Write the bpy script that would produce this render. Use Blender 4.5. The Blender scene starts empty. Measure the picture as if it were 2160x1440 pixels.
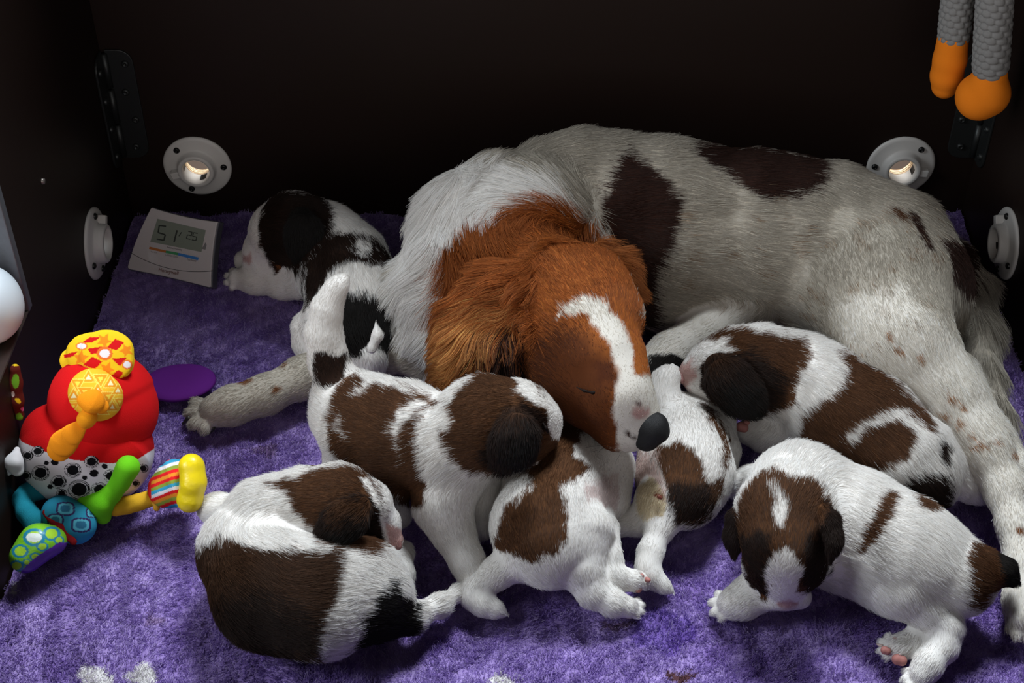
import bpy, math, random
import numpy as np
from mathutils import Vector, Matrix

# ------------------------------------------------------------------ camera, world, light, exposure
SC = bpy.context.scene
COL = SC.collection
F = 3095.0                      # focal length in pixels of the 2160 px wide frame
PITCH = math.radians(40.0)      # the camera looks 40 degrees down into the box
CAM_D, CAM_H = 1.653, 1.15
ST, CT = math.sin(PITCH), math.cos(PITCH)
XL, XR = -0.520, 0.616          # inner faces of the box's side walls; the back wall's is Y = 0

cam = bpy.data.cameras.new('camera')
cam.sensor_width = 36.0
cam.lens = F / 2160.0 * 36.0
cam.clip_start = 0.02
cam_o = bpy.data.objects.new('camera', cam)
cam_o.location = (0, -CAM_D, CAM_H)
cam_o.rotation_euler = (math.pi / 2 - PITCH, 0, 0)
COL.objects.link(cam_o)
SC.camera = cam_o

world = bpy.data.worlds.new('world')
SC.world = world
world.use_nodes = True
wn = world.node_tree.nodes; wl = world.node_tree.links
w_tc = wn.new('ShaderNodeTexCoord'); w_sep = wn.new('ShaderNodeSeparateXYZ'); w_map = wn.new('ShaderNodeMapRange')
wl.new(w_tc.outputs['Generated'], w_sep.inputs[0]); wl.new(w_sep.outputs['Y'], w_map.inputs['Value'])
# the room behind the camera is paler and brighter than the wall behind the box
w_map.inputs['From Min'].default_value = -0.55; w_map.inputs['From Max'].default_value = -0.95
w_map.inputs['To Min'].default_value = 0.02; w_map.inputs['To Max'].default_value = 1.75
wl.new(w_map.outputs['Result'], wn['Background'].inputs['Strength'])
wn['Background'].inputs['Color'].default_value = (1.0, 0.96, 0.93, 1)

def area(name, loc, target, sx, sy, power, color):
    l = bpy.data.lights.new(name, 'AREA')
    l.shape = 'RECTANGLE'; l.size = sx; l.size_y = sy; l.energy = power; l.color = color
    o = bpy.data.objects.new(name, l)
    o.location = loc
    o.rotation_euler = (Vector(target) - Vector(loc)).to_track_quat('-Z', 'Y').to_euler()
    COL.objects.link(o)
    return o
# daylight from a tall window behind and above the box's back wall
area('window_daylight', (0.45, 0.66, 2.90), (0.05, -0.60, 0.05), 0.85, 0.70, 147.0, (0.88, 0.95, 1.0))
# and a second window to the left of the box, whose light comes in over the low sill
area('window_side', (-1.75, -1.15, 1.45), (0.10, -0.55, 0.05), 0.7, 0.8, 27.0, (0.88, 0.95, 1.0))
# the low panes of the window behind the back board, which shine through its two pipe holes
area('window_low', (0.05, 1.10, 1.00), (0.05, 0.0, 0.07), 1.6, 0.5, 34.0, (1.0, 0.97, 0.92))

vs = SC.view_settings
vs.view_transform = 'Standard'
vs.look = 'None'
vs.exposure = 0.0
vs.gamma = 1.0
SC.cycles.max_bounces = 6
SC.cycles.diffuse_bounces = 3
SC.cycles.glossy_bounces = 2
SC.cycles.transmission_bounces = 3
SC.cycles.transparent_max_bounces = 6
SC.cycles.caustics_reflective = False
SC.cycles.caustics_refractive = False

RNG = np.random.default_rng(7)
random.seed(7)

# ------------------------------------------------------------------ geometry helpers
def W(px, py, z):
    """the point at height z on the sight line through a pixel of the photograph, and metres per pixel there"""
    v = (py - 720.0) / F
    u = (px - 1080.0) / F
    d = (CAM_H - z) / (ST + v * CT)
    return np.array([u * d, -CAM_D + d * (CT - v * ST), z]), d / F

def proj(P):
    d = (P[:, 1] + CAM_D) * CT - (P[:, 2] - CAM_H) * ST
    up = (P[:, 1] + CAM_D) * ST + (P[:, 2] - CAM_H) * CT
    return np.stack([1080 + F * P[:, 0] / d, 720 - F * up / d], 1)

def hexc(h, s=1.0):
    out = []
    for i in (0, 2, 4):
        c = int(h[i:i + 2], 16) / 255.0
        out.append((c / 12.92 if c <= 0.04045 else ((c + 0.055) / 1.055) ** 2.4) * s)
    return tuple(out)

def chain(pts, tag='body', hair=None, k=0.010, flow=1.0, flat=None, stretch=None):
    """round cones through points (px, py, height or None for resting, radius in px)"""
    J = []
    for px, py, z, r in pts:
        if z is None:
            z = 0.03
            for _ in range(6):
                _, s = W(px, py, z); z = r * s
        p, s = W(px, py, z)
        J.append((p, r * s))
    if len(J) == 1:
        J.append((J[0][0] + np.array([0, 0, 1e-4]), J[0][1]))
    return [dict(a=J[i][0], b=J[i + 1][0], ra=J[i][1], rb=J[i + 1][1], tag=tag, hair=hair, k=k, flow=flow, flat=flat, stretch=stretch)
            for i in range(len(J) - 1)]

def wchain(pts, tag='body', hair=None, k=0.010, flow=1.0, flat=None):
    return [dict(a=np.array(p[:3], float), b=np.array(q[:3], float), ra=p[3], rb=q[3], tag=tag, hair=hair, k=k, flow=flow, flat=flat, stretch=None)
            for p, q in zip(pts[:-1], pts[1:])]

def prim_d(pr, P):
    a, b = pr['a'], pr['b']
    ab = b - a
    Q = P - a
    if pr['flat'] is not None:
        n = np.array(pr['flat'][0], float); n /= np.linalg.norm(n); s = pr['flat'][1]
        abn = ab - n * (ab @ n) * 0.0
        h = np.clip((Q @ ab) / (ab @ ab + 1e-12), 0, 1)
        R = Q - h[..., None] * ab
        dn = R @ n
        dt2 = (R * R).sum(-1) - dn * dn
        rad = pr['ra'] + (pr['rb'] - pr['ra']) * h
        e = np.sqrt(np.maximum(dt2, 0) + (dn * s) ** 2)
        g = np.sqrt(np.maximum(dt2, 0) + (dn * s * s) ** 2) + 1e-9
        return (e - rad) * np.maximum(e, 1e-9) / g
    h = np.clip((Q @ ab) / (ab @ ab + 1e-12), 0, 1)
    R = Q - h[..., None] * ab
    rad = pr['ra'] + (pr['rb'] - pr['ra']) * h
    return np.sqrt((R * R).sum(-1)) - rad

def sdf_mesh(prims, vox, smooth=1, zmin=None):
    """one continuous surface round all the round cones"""
    lo = np.min([np.minimum(p['a'] - p['ra'], p['b'] - p['rb']) for p in prims], 0) - 4 * vox
    hi = np.max([np.maximum(p['a'] + p['ra'], p['b'] + p['rb']) for p in prims], 0) + 4 * vox
    n = np.ceil((hi - lo) / vox).astype(int) + 1
    f = np.full(n, 0.5, np.float32)
    ax = [lo[i] + np.arange(n[i]) * vox for i in range(3)]
    for p in prims:
        m = p['k'] + 3 * vox
        l = np.minimum(p['a'] - p['ra'], p['b'] - p['rb']) - m
        h = np.maximum(p['a'] + p['ra'], p['b'] + p['rb']) + m
        i0 = np.maximum(np.floor((l - lo) / vox).astype(int), 0)
        i1 = np.minimum(np.ceil((h - lo) / vox).astype(int) + 1, n)
        G = np.stack(np.meshgrid(*[ax[i][i0[i]:i1[i]] for i in range(3)], indexing='ij'), -1)
        d = prim_d(p, G)
        sl = tuple(slice(i0[i], i1[i]) for i in range(3))
        c = f[sl]
        k = p['k']
        hh = np.maximum(k - np.abs(c - d), 0) / k
        f[sl] = np.minimum(c, d) - hh * hh * k * 0.25
    if zmin is not None:
        f = np.maximum(f, (zmin - ax[2])[None, None, :]).astype(np.float32)
    s = f < 0
    C = np.zeros(tuple(n - 1) + (3,), np.float32)
    cnt = np.zeros(tuple(n - 1), np.float32)
    offs = [(i, j, k) for i in (0, 1) for j in (0, 1) for k in (0, 1)]
    def sub(A, o):
        return A[o[0]:o[0] + n[0] - 1, o[1]:o[1] + n[1] - 1, o[2]:o[2] + n[2] - 1]
    for a_ in offs:
        for axis in range(3):
            if a_[axis]: continue
            b_ = list(a_); b_[axis] = 1
            fa, fb = sub(f, a_), sub(f, b_)
            x = (fa < 0) != (fb < 0)
            t = np.where(x, fa / np.where(x, fa - fb, 1), 0)
            for q in range(3):
                C[..., q] += np.where(x, a_[q] + (t if q == axis else 0), 0)
            cnt += x
    act = cnt > 0
    idx = np.full(tuple(n - 1), -1, np.int64)
    idx[act] = np.arange(act.sum())
    cell = np.argwhere(act)
    V = lo + (cell + C[act] / cnt[act][:, None]) * vox
    quads = []
    for axis in range(3):
        u, v = (axis + 1) % 3, (axis + 2) % 3
        sa = [slice(None)] * 3; sb = [slice(None)] * 3
        sa[axis] = slice(0, -1); sb[axis] = slice(1, None)
        x = s[tuple(sa)] != s[tuple(sb)]
        E = np.argwhere(x)
        E = E[(E[:, u] > 0) & (E[:, v] > 0) & (E[:, u] < n[u] - 1) & (E[:, v] < n[v] - 1)]
        inside = s[E[:, 0], E[:, 1], E[:, 2]]
        du = np.zeros(3, int); du[u] = 1
        dv = np.zeros(3, int); dv[v] = 1
        g = lambda o: idx[o[:, 0], o[:, 1], o[:, 2]]
        q = np.stack([g(E - du - dv), g(E - dv), g(E), g(E - du)], 1)
        q[~inside] = q[~inside][:, ::-1]
        quads.append(q)
    Q = np.concatenate(quads)
    for _ in range(smooth):
        acc = np.zeros_like(V); c = np.zeros(len(V))
        for i in range(4):
            np.add.at(acc, Q[:, i], V[Q[:, (i + 1) % 4]] + V[Q[:, (i + 3) % 4]]); np.add.at(c, Q[:, i], 2)
        V = 0.5 * V + 0.5 * acc / np.maximum(c, 1)[:, None]
    return V, Q

def tag(o, label=None, cat=None, group=None, kind=None):
    if label: o['label'] = label
    if cat: o['category'] = cat
    if group: o['group'] = group
    if kind: o['kind'] = kind
    return o

def empty(name, loc):
    o = bpy.data.objects.new(name, None)
    o.location = loc; o.empty_display_size = 0.02
    COL.objects.link(o)
    return o

def root_pos(o):
    p = Vector((0, 0, 0))
    while o is not None:
        p += o.location; o = o.parent
    return np.array(p)

def mesh_obj(name, V, faces, mat, parent=None, smooth=True, col=None, origin=None, mats=None, mi=None):
    V = np.asarray(V, float)
    if parent is not None:
        base = root_pos(parent)
        loc = Vector((0, 0, 0))
    else:
        base = np.array([(V[:, 0].min() + V[:, 0].max()) / 2, (V[:, 1].min() + V[:, 1].max()) / 2, V[:, 2].min()]) if origin is None else np.array(origin)
        loc = Vector(base)
    me = bpy.data.meshes.new(name)
    if isinstance(faces, np.ndarray):
        nf, k = faces.shape
        me.vertices.add(len(V)); me.vertices.foreach_set('co', (V - base).ravel().astype(np.float32))
        me.loops.add(nf * k); me.loops.foreach_set('vertex_index', faces.ravel().astype(np.int32))
        me.polygons.add(nf); me.polygons.foreach_set('loop_start', (np.arange(nf) * k).astype(np.int32))
        me.update(calc_edges=True); me.validate()
    else:
        me.from_pydata((V - base).tolist(), [], [list(f) for f in faces]); me.update()
    if smooth:
        me.polygons.foreach_set('use_smooth', np.ones(len(me.polygons), bool))
    for m in (mats or [mat]): me.materials.append(m)
    if mi is not None: me.polygons.foreach_set('material_index', np.array(mi, np.int32))
    if col is not None:
        at = me.attributes.new('col', 'FLOAT_COLOR', 'POINT')
        at.data.foreach_set('color', np.concatenate([col, np.ones((len(col), 1))], 1).ravel().astype(np.float32))
    o = bpy.data.objects.new(name, me)
    if parent is not None: o.parent = parent
    o.location = loc
    COL.objects.link(o)
    return o

# ------------------------------------------------------------------ materials
def principled(name, color=(0.5, 0.5, 0.5), rough=0.6, metal=0.0, spec=0.4, attr=None, **kw):
    m = bpy.data.materials.new(name); m.use_nodes = True
    b = m.node_tree.nodes['Principled BSDF']
    b.inputs['Base Color'].default_value = (*color, 1)
    b.inputs['Roughness'].default_value = rough
    b.inputs['Metallic'].default_value = metal
    b.inputs['Specular IOR Level'].default_value = spec
    if attr:
        a = m.node_tree.nodes.new('ShaderNodeAttribute'); a.attribute_name = attr
        m.node_tree.links.new(a.outputs['Color'], b.inputs['Base Color'])
    for k_, v_ in kw.items(): b.inputs[k_.replace('_', ' ')].default_value = v_
    return m

def add_bump(m, scale, strength, dist=0.002, kind='noise', detail=4.0, color_var=0.0):
    nt = m.node_tree; b = nt.nodes['Principled BSDF']
    tc = nt.nodes.new('ShaderNodeTexCoord')
    if kind == 'noise':
        t = nt.nodes.new('ShaderNodeTexNoise'); t.inputs['Detail'].default_value = detail; out = t.outputs['Fac']
    else:
        t = nt.nodes.new('ShaderNodeTexVoronoi'); out = t.outputs['Distance']
    t.inputs['Scale'].default_value = scale
    nt.links.new(tc.outputs['Object'], t.inputs['Vector'])
    bp = nt.nodes.new('ShaderNodeBump'); bp.inputs['Strength'].default_value = strength; bp.inputs['Distance'].default_value = dist
    nt.links.new(out, bp.inputs['Height']); nt.links.new(bp.outputs['Normal'], b.inputs['Normal'])
    if color_var > 0:
        mx = nt.nodes.new('ShaderNodeMix'); mx.data_type = 'RGBA'; mx.blend_type = 'MULTIPLY'
        mx.inputs['Factor'].default_value = color_var
        src = b.inputs['Base Color']
        if src.is_linked:
            nt.links.new(src.links[0].from_socket, mx.inputs['A'])
        else:
            mx.inputs['A'].default_value = src.default_value[:]
        nt.links.new(out, mx.inputs['B']); nt.links.new(mx.outputs['Result'], src)
    return m

def hair_mat(name, attr='col', rough=0.45, gloss=0.07, transl=0.45):
    m = bpy.data.materials.new(name); m.use_nodes = True
    nt = m.node_tree; nt.nodes.clear()
    out = nt.nodes.new('ShaderNodeOutputMaterial')
    a = nt.nodes.new('ShaderNodeAttribute'); a.attribute_name = attr
    d = nt.nodes.new('ShaderNodeBsdfDiffuse'); t = nt.nodes.new('ShaderNodeBsdfTranslucent')
    nt.links.new(a.outputs['Color'], d.inputs['Color']); nt.links.new(a.outputs['Color'], t.inputs['Color'])
    mx = nt.nodes.new('ShaderNodeMixShader'); mx.inputs[0].default_value = transl
    nt.links.new(d.outputs[0], mx.inputs[1]); nt.links.new(t.outputs[0], mx.inputs[2])
    h = nt.nodes.new('ShaderNodeBsdfHair'); h.component = 'Reflection'
    h.inputs['RoughnessU'].default_value = rough; h.inputs['RoughnessV'].default_value = 0.8
    hm = nt.nodes.new('ShaderNodeMix'); hm.data_type = 'RGBA'; hm.inputs['Factor'].default_value = 0.3
    hm.inputs['B'].default_value = (0.8, 0.8, 0.8, 1)
    nt.links.new(a.outputs['Color'], hm.inputs['A']); nt.links.new(hm.outputs['Result'], h.inputs['Color'])
    m2 = nt.nodes.new('ShaderNodeMixShader'); m2.inputs[0].default_value = gloss
    nt.links.new(mx.outputs[0], m2.inputs[1]); nt.links.new(h.outputs[0], m2.inputs[2])
    nt.links.new(m2.outputs[0], out.inputs['Surface'])
    return m

M_FUR = hair_mat('animal_fur')
M_SKIN = principled('furred_skin', rough=0.8, spec=0.1, attr='col')
M_PILE = hair_mat('fleece_pile', gloss=0.0, transl=0.5)

# ------------------------------------------------------------------ coat colours
def in_poly(P, poly):
    poly = np.asarray(poly, float)
    x, y = P[:, 0], P[:, 1]
    r = np.zeros(len(P), bool)
    for (x1, y1), (x2, y2) in zip(poly, np.roll(poly, -1, 0)):
        if y1 == y2: continue
        c = ((y1 > y) != (y2 > y)) & (x < (x2 - x1) * (y - y1) / (y2 - y1) + x1)
        r ^= c
    return r

def ell(cx, cy, rx, ry, rot=0, n=14):
    t = np.linspace(0, 2 * math.pi, n, endpoint=False); c, s = math.cos(math.radians(rot)), math.sin(math.radians(rot))
    return [(cx + rx * math.cos(a) * c - ry * math.sin(a) * s, cy + rx * math.cos(a) * s + ry * math.sin(a) * c) for a in t]

def star(cx, cy, r, rot=0):
    return [(cx + (r if i % 2 == 0 else r * 0.45) * math.cos(math.radians(rot + i * 36)), cy + (r if i % 2 == 0 else r * 0.45) * math.sin(math.radians(rot + i * 36))) for i in range(10)]

WAVE = np.random.default_rng(3).normal(size=(12, 3)); WPH = np.random.default_rng(4).uniform(0, 6.28, 12)
WAMP = np.random.default_rng(5).normal(size=(12, 3))
def wnoise(P, freq):
    """smooth vector noise"""
    ph = (P * freq) @ (WAVE * np.linspace(0.5, 1.6, 12)[:, None]).T + WPH
    return np.sin(ph) @ WAMP / 3.0

def weights(prims, P):
    D = np.stack([prim_d(p, P) for p in prims], 1)
    D -= D.min(1, keepdims=True)
    w = np.exp(-D / 0.006)
    return w / w.sum(1, keepdims=True), D.argmin(1)

def paint(P, base, layers, near=None, prims=None, jit=0.0, T=None, rng=RNG):
    """coat patches: (colour, outline, body regions, softness); hairs scatter across an edge, skin blends across it"""
    C = np.tile(np.array(base, float), (len(P), 1))
    px = proj(P)
    wob = wnoise(P, 220.0)[:, :2] * 2.6 + wnoise(P, 700.0)[:, :2] * 0.8
    tags = None
    if prims is not None: tags = np.array([p['tag'] for p in prims])[near]
    for L in layers:
        c, poly = L[0], L[1]
        only = L[2] if len(L) > 2 else None
        fuzz = L[3] if len(L) > 3 else 1.0
        if jit:
            m = in_poly(px + wob * min(fuzz, 2.0) + rng.normal(size=(len(P), 2)) * jit * max(fuzz, 1.0), poly).astype(float)
        else:
            m = sum(in_poly(px + wob * min(fuzz, 2.0) + np.array([math.cos(q), math.sin(q)]) * 3.2 * max(fuzz, 1.0) * rr_, poly).astype(float)
                    for q in (0.3, 1.6, 2.8, 4.1, 5.4) for rr_ in (0.45, 1.0)) / 10.0
        if only is not None: m = m * np.isin(tags, only)
        C = C * (1 - m[:, None]) + np.array(c) * m[:, None]
    return C

def fur(name, parent, V, Q, prims, colorf, n, length, width, mat=M_FUR, tilt=0.35, wave=0.25, wfreq=60.0, grav=0.12, npts=5, zcut=0.004, ncut=-0.85, rng=RNG, taper=0.25, lean=None, clump=0.45, lock=0.0045, streak=0.0):
    T3 = np.concatenate([Q[:, [0, 1, 2]], Q[:, [0, 2, 3]]])
    A, B, Cc = V[T3[:, 0]], V[T3[:, 1]], V[T3[:, 2]]
    N = np.cross(B - A, Cc - A); ar = np.linalg.norm(N, axis=1); N = N / (ar[:, None] + 1e-15)
    vn = np.zeros_like(V)
    for i in range(3): np.add.at(vn, T3[:, i], N * ar[:, None])
    vn /= np.linalg.norm(vn, axis=1, keepdims=True) + 1e-12
    # denser where the coat faces up or out, sparser underneath
    wgt = ar * np.where(N[:, 2] < -0.5, 0.25, 1.0)
    ti = rng.choice(len(T3), n, p=wgt / wgt.sum())
    r1, r2 = np.sqrt(rng.random(n)), rng.random(n)
    b = np.stack([1 - r1, r1 * (1 - r2), r1 * r2], 1)[..., None]
    tv = T3[ti]
    P = (V[tv] * b).sum(1); Nn = (vn[tv] * b).sum(1); Nn /= np.linalg.norm(Nn, axis=1, keepdims=True) + 1e-12
    ok = (P[:, 2] > zcut) & (Nn[:, 2] > ncut)
    P, Nn = P[ok], Nn[ok]
    w, near = weights(prims, P)
    FD = np.stack([(p['b'] - p['a']) / (np.linalg.norm(p['b'] - p['a']) + 1e-9) * p['flow'] for p in prims])
    HL = np.array([p['hair'] if p['hair'] is not None else length for p in prims])
    fl = w @ FD
    L = w @ HL
    keep = L > 0.0012
    P, Nn, fl, L, near = P[keep], Nn[keep], fl[keep], L[keep], near[keep]
    m = len(P)
    fl = fl - Nn * (fl * Nn).sum(1, keepdims=True)
    fl /= np.linalg.norm(fl, axis=1, keepdims=True) + 1e-6
    long = np.clip(L / 0.02, 0.4, 2.0)[:, None]
    d = fl + Nn * tilt + wnoise(P, wfreq) * wave * long + rng.normal(size=(m, 3)) * 0.10
    if lean is not None: d = d + np.array(lean)
    d /= np.linalg.norm(d, axis=1, keepdims=True)
    d = d + Nn * np.maximum(0.17 - (d * Nn).sum(1, keepdims=True), 0)     # no strand grows into the skin
    L = L * rng.uniform(0.65, 1.15, m)
    pts = np.zeros((m, npts, 3)); pts[:, 0] = P - Nn * 0.0003
    seg = L / (npts - 1)
    for i in range(1, npts):
        d2 = d - Nn * (0.13 * i / npts) + np.array([0, 0, -grav]) * (i / npts) * long + wnoise(pts[:, i - 1] + 0.3, wfreq * 1.7) * wave * 0.5 * long * (i / npts)
        d2 /= np.linalg.norm(d2, axis=1, keepdims=True)
        d2 = d2 + Nn * np.maximum(0.04 - (d2 * Nn).sum(1, keepdims=True), 0)
        pts[:, i] = pts[:, i - 1] + d2 * seg[:, None]
    if clump > 0:
        # strands gather into locks towards their tips
        rb = np.maximum(np.round(L / 0.012), 1)
        cell = np.floor(P / (lock * np.sqrt(rb))[:, None] + wnoise(P, 120.0) * 0.4).astype(np.int64)
        key = cell[:, 0] * 73856093 ^ cell[:, 1] * 19349663 ^ cell[:, 2] * 83492791
        _, inv = np.unique(key, return_inverse=True)
        cnt = np.bincount(inv).astype(float)
        rel = pts - pts[:, :1]
        for i in range(1, npts):
            t = ((i / (npts - 1)) ** 1.4 * clump * np.clip((L - 0.008) / 0.018, 0.08, 1.0))[:, None]
            mean = np.stack([np.bincount(inv, pts[:, i, q]) for q in range(3)], 1) / cnt[:, None]
            pts[:, i] += (mean[inv] - pts[:, i]) * t
    pts[..., 2] = np.maximum(pts[..., 2], -0.006)
    C = colorf(pts[:, npts // 2], near)
    lum = C.mean(1, keepdims=True)
    var = rng.normal(size=(m, 1))
    if streak: C = C * np.where(rng.random((m, 1)) < streak, rng.uniform(1.3, 1.9, (m, 1)), 1.0)
    C = np.clip(C * np.exp(var * np.where(lum > 0.4, 0.10, 0.20)), 0, 0.9)
    return curves_obj(name, parent, pts, C, width, mat, taper, rng)

def curves_obj(name, parent, pts, C, width, mat, taper=0.25, rng=RNG):
    m, npts, _ = pts.shape
    hc = bpy.data.hair_curves.new(name)
    hc.add_curves([npts] * m)
    base = root_pos(parent)
    hc.attributes['position'].data.foreach_set('vector', (pts - base).ravel().astype(np.float32))
    rad = hc.attributes.get('radius') or hc.attributes.new('radius', 'FLOAT', 'POINT')
    prof = np.linspace(1, 0, npts) ** 0.7 * (1 - taper) + taper
    w = (width * 0.5 * rng.uniform(0.7, 1.3, (m, 1))) * prof
    rad.data.foreach_set('value', w.ravel().astype(np.float32))
    at = hc.attributes.new('col', 'FLOAT_COLOR', 'CURVE')
    at.data.foreach_set('color', np.concatenate([C, np.ones((m, 1))], 1).ravel().astype(np.float32))
    hc.materials.append(mat)
    o = bpy.data.objects.new(name, hc)
    o.parent = parent
    COL.objects.link(o)
    return o

def paw(cx, cy, z, r, ang, tag='leg', hair=0.003, spread=36, toe=0.42, n=4):
    """toes fanned round a paw's end; ang is the way the paw points in the picture's plane"""
    out = []
    for i in range(n):
        t = math.radians(ang + (i - (n - 1) / 2) * spread)
        e = 1.0 if 0 < i < n - 1 else 0.85
        out += chain([(cx + r * 0.45 * math.cos(t), cy + r * 0.45 * math.sin(t), z, r * toe * 1.05), (cx + r * 1.05 * e * math.cos(t), cy + r * 1.05 * e * math.sin(t), z * 0.8, r * toe * 0.8)], tag, hair, k=0.0018)
    return out

def small(name, parent, prims, mat, vox=0.0008, smooth=1, col=None):
    V, Q = sdf_mesh(prims, vox, smooth)
    return mesh_obj(name, V, Q, mat, parent, col=None if col is None else np.tile(np.array(col), (len(V), 1)))
# ------------------------------------------------------------------ the whelping box
M_FILM = principled('dark_brown_film_plywood', (0.0105, 0.0052, 0.0038), 0.5, spec=0.20)
add_bump(M_FILM, 900, 0.15, 0.0005)
M_PLY = principled('raw_plywood_edge', (0.62, 0.44, 0.26), 0.8)
nt = M_PLY.node_tree
tc = nt.nodes.new('ShaderNodeTexCoord'); wv = nt.nodes.new('ShaderNodeTexWave'); wv.wave_type = 'BANDS'; wv.bands_direction = 'Y'
wv.inputs['Scale'].default_value = 90; wv.inputs['Distortion'].default_value = 6; wv.inputs['Detail'].default_value = 3
cr = nt.nodes.new('ShaderNodeValToRGB'); cr.color_ramp.elements[0].color = (0.25, 0.14, 0.06, 1); cr.color_ramp.elements[1].color = (0.75, 0.58, 0.38, 1)
cr.color_ramp.elements[0].position = 0.15; cr.color_ramp.elements[1].position = 0.6
nt.links.new(tc.outputs['Object'], wv.inputs['Vector']); nt.links.new(wv.outputs['Fac'], cr.inputs['Fac'])
nt.links.new(cr.outputs['Color'], nt.nodes['Principled BSDF'].inputs['Base Color'])
M_PVC = principled('grey_white_plastic', (0.56, 0.54, 0.52), 0.45, spec=0.4)
M_SCREW = principled('black_screw', (0.02, 0.02, 0.02), 0.35, 0.6)
M_STEEL = principled('dull_dark_steel', (0.035, 0.037, 0.037), 0.45, 0.7)
add_bump(M_STEEL, 120, 0.2, 0.0006)
M_ALU = principled('brushed_aluminium', (0.17, 0.18, 0.20), 0.5, 0.5)
add_bump(M_ALU, 200, 0.15, 0.0005, color_var=0.25)

HOLE_R = 0.0187
FZ = 0.070                                        # the flanges' height above the rug
def panel(name, outline, holes, to3d, thick, n_in):
    """a plywood panel with round holes; to3d maps its two own coordinates to the inner face, n_in points into the box"""
    import bmesh
    bm = bmesh.new()
    def loop(pts):
        vs_ = [bm.verts.new(to3d(*p)) for p in pts]
        return [bm.edges.new((vs_[i], vs_[(i + 1) % len(vs_)])) for i in range(len(vs_))]
    E = loop(outline)
    for hx, hy in holes:
        E += loop([(hx + HOLE_R * math.cos(t), hy + HOLE_R * math.sin(t)) for t in np.linspace(0, 2 * math.pi, 40, endpoint=False)])
    bmesh.ops.triangle_fill(bm, edges=E, use_beauty=True, normal=Vector(n_in))
    front = list(bm.faces)
    r = bmesh.ops.extrude_face_region(bm, geom=front, use_keep_orig=True)
    newv = [g for g in r['geom'] if isinstance(g, bmesh.types.BMVert)]
    bmesh.ops.translate(bm, verts=newv, vec=-Vector(n_in) * thick)
    bmesh.ops.recalc_face_normals(bm, faces=bm.faces)
    c = [to3d(*h) for h in holes]
    for f in bm.faces:
        m = f.calc_center_median()
        if abs(f.normal.dot(Vector(n_in))) < 0.5 and any((m - Vector(q)).length < 0.03 for q in c): f.material_index = 1
    me = bpy.data.meshes.new(name); bm.to_mesh(me); bm.free()
    me.materials.append(M_FILM); me.materials.append(M_PLY)
    o = bpy.data.objects.new(name, me); COL.objects.link(o)
    tag(o, kind='structure')
    return o
HB, HS = 1.16, 0.60                             # side and back board heights; the back's unseen top is added for shade
LHX, RHX, SHY = -0.42, 0.519, -0.176
panel('wall_back', [(XL - 0.018, -0.02), (XR + 0.018, -0.02), (XR + 0.018, HB), (XL - 0.018, HB)], [(LHX, FZ), (RHX, FZ)], lambda a, b: (a, 0, b), 0.018, (0, -1, 0))
panel('wall_left', [(0, -0.02), (0, HS), (-0.415, HS), (-0.415, 0.16), (-1.05, 0.16), (-1.05, -0.02)], [(SHY, FZ)], lambda a, b: (XL, a, b), 0.018, (1, 0, 0))
panel('wall_front', [(XL - 0.018, -0.02), (XR + 0.018, -0.02), (XR + 0.018, 0.28), (XL - 0.018, 0.28)], [], lambda a, b: (a, -1.05, b), 0.018, (0, 1, 0))
panel('wall_right', [(0, -0.02), (0, HS), (-1.05, HS), (-1.05, -0.02)], [(SHY, FZ)], lambda a, b: (XR, a, b), 0.018, (-1, 0, 0))

def box_v(c, s):
    c = np.array(c); s = np.array(s) / 2
    V = np.array([[x, y, z] for x in (-1, 1) for y in (-1, 1) for z in (-1, 1)]) * s + c
    return V, np.array([[0, 1, 3, 2], [4, 6, 7, 5], [0, 4, 5, 1], [2, 3, 7, 6], [0, 2, 6, 4], [1, 5, 7, 3]])
def bevel(o, w, seg=2):
    m = o.modifiers.new('bevel', 'BEVEL'); m.width = w; m.segments = seg; m.limit_method = 'ANGLE'
    return o
M_ROOM = principled('brown_room_floor', (0.05, 0.03, 0.02), 0.5); add_bump(M_ROOM, 30, 0.1)
V, Q = box_v((0, 0, -0.045), (6, 6, 0.05)); tag(mesh_obj('floor', V, Q, M_ROOM, smooth=False), kind='structure')
# aluminium channel that ends the tall part of the left board, and the edging of its low sill
V, Q = box_v((XL - 0.009, -0.419, 0.38), (0.022, 0.012, 0.438)); o = bevel(mesh_obj('trim_1', V, Q, M_ALU, smooth=False), 0.001)
tag(o, kind='structure')
V, Q = box_v((XL - 0.009, -0.735, 0.1615), (0.020, 0.63, 0.003)); tag(bevel(mesh_obj('trim_2', V, Q, principled('sill_edging', (0.03, 0.02, 0.018), 0.25, 0.0, 0.5), smooth=False), 0.0012), kind='structure')

# ------------------------------------------------------------------ purple fleece rug
def rug_h(x, y):
    P = np.stack([x, y, np.zeros_like(x)], 1)
    return wnoise(P, 70.0)[:, 0] * 0.0018 + wnoise(P, 190.0)[:, 1] * 0.0016 + wnoise(P, 14.0)[:, 2] * 0.0012
gx = np.linspace(XL + 0.003, XR - 0.003, 380); gy = np.linspace(-1.0, -0.003, 320)
GX, GY = np.meshgrid(gx, gy, indexing='ij')
P0 = np.stack([GX.ravel(), GY.ravel(), np.zeros(GX.size)], 1)
P0[:, 2] = -0.008 + rug_h(P0[:, 0], P0[:, 1])
ii = np.arange(GX.size).reshape(GX.shape)
QR = np.stack([ii[:-1, :-1].ravel(), ii[1:, :-1].ravel(), ii[1:, 1:].ravel(), ii[:-1, 1:].ravel()], 1)
PUR, PUR2, PUR3 = np.array((0.45, 0.34, 0.67)), np.array((0.24, 0.155, 0.44)), np.array((0.66, 0.56, 0.80))
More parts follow.
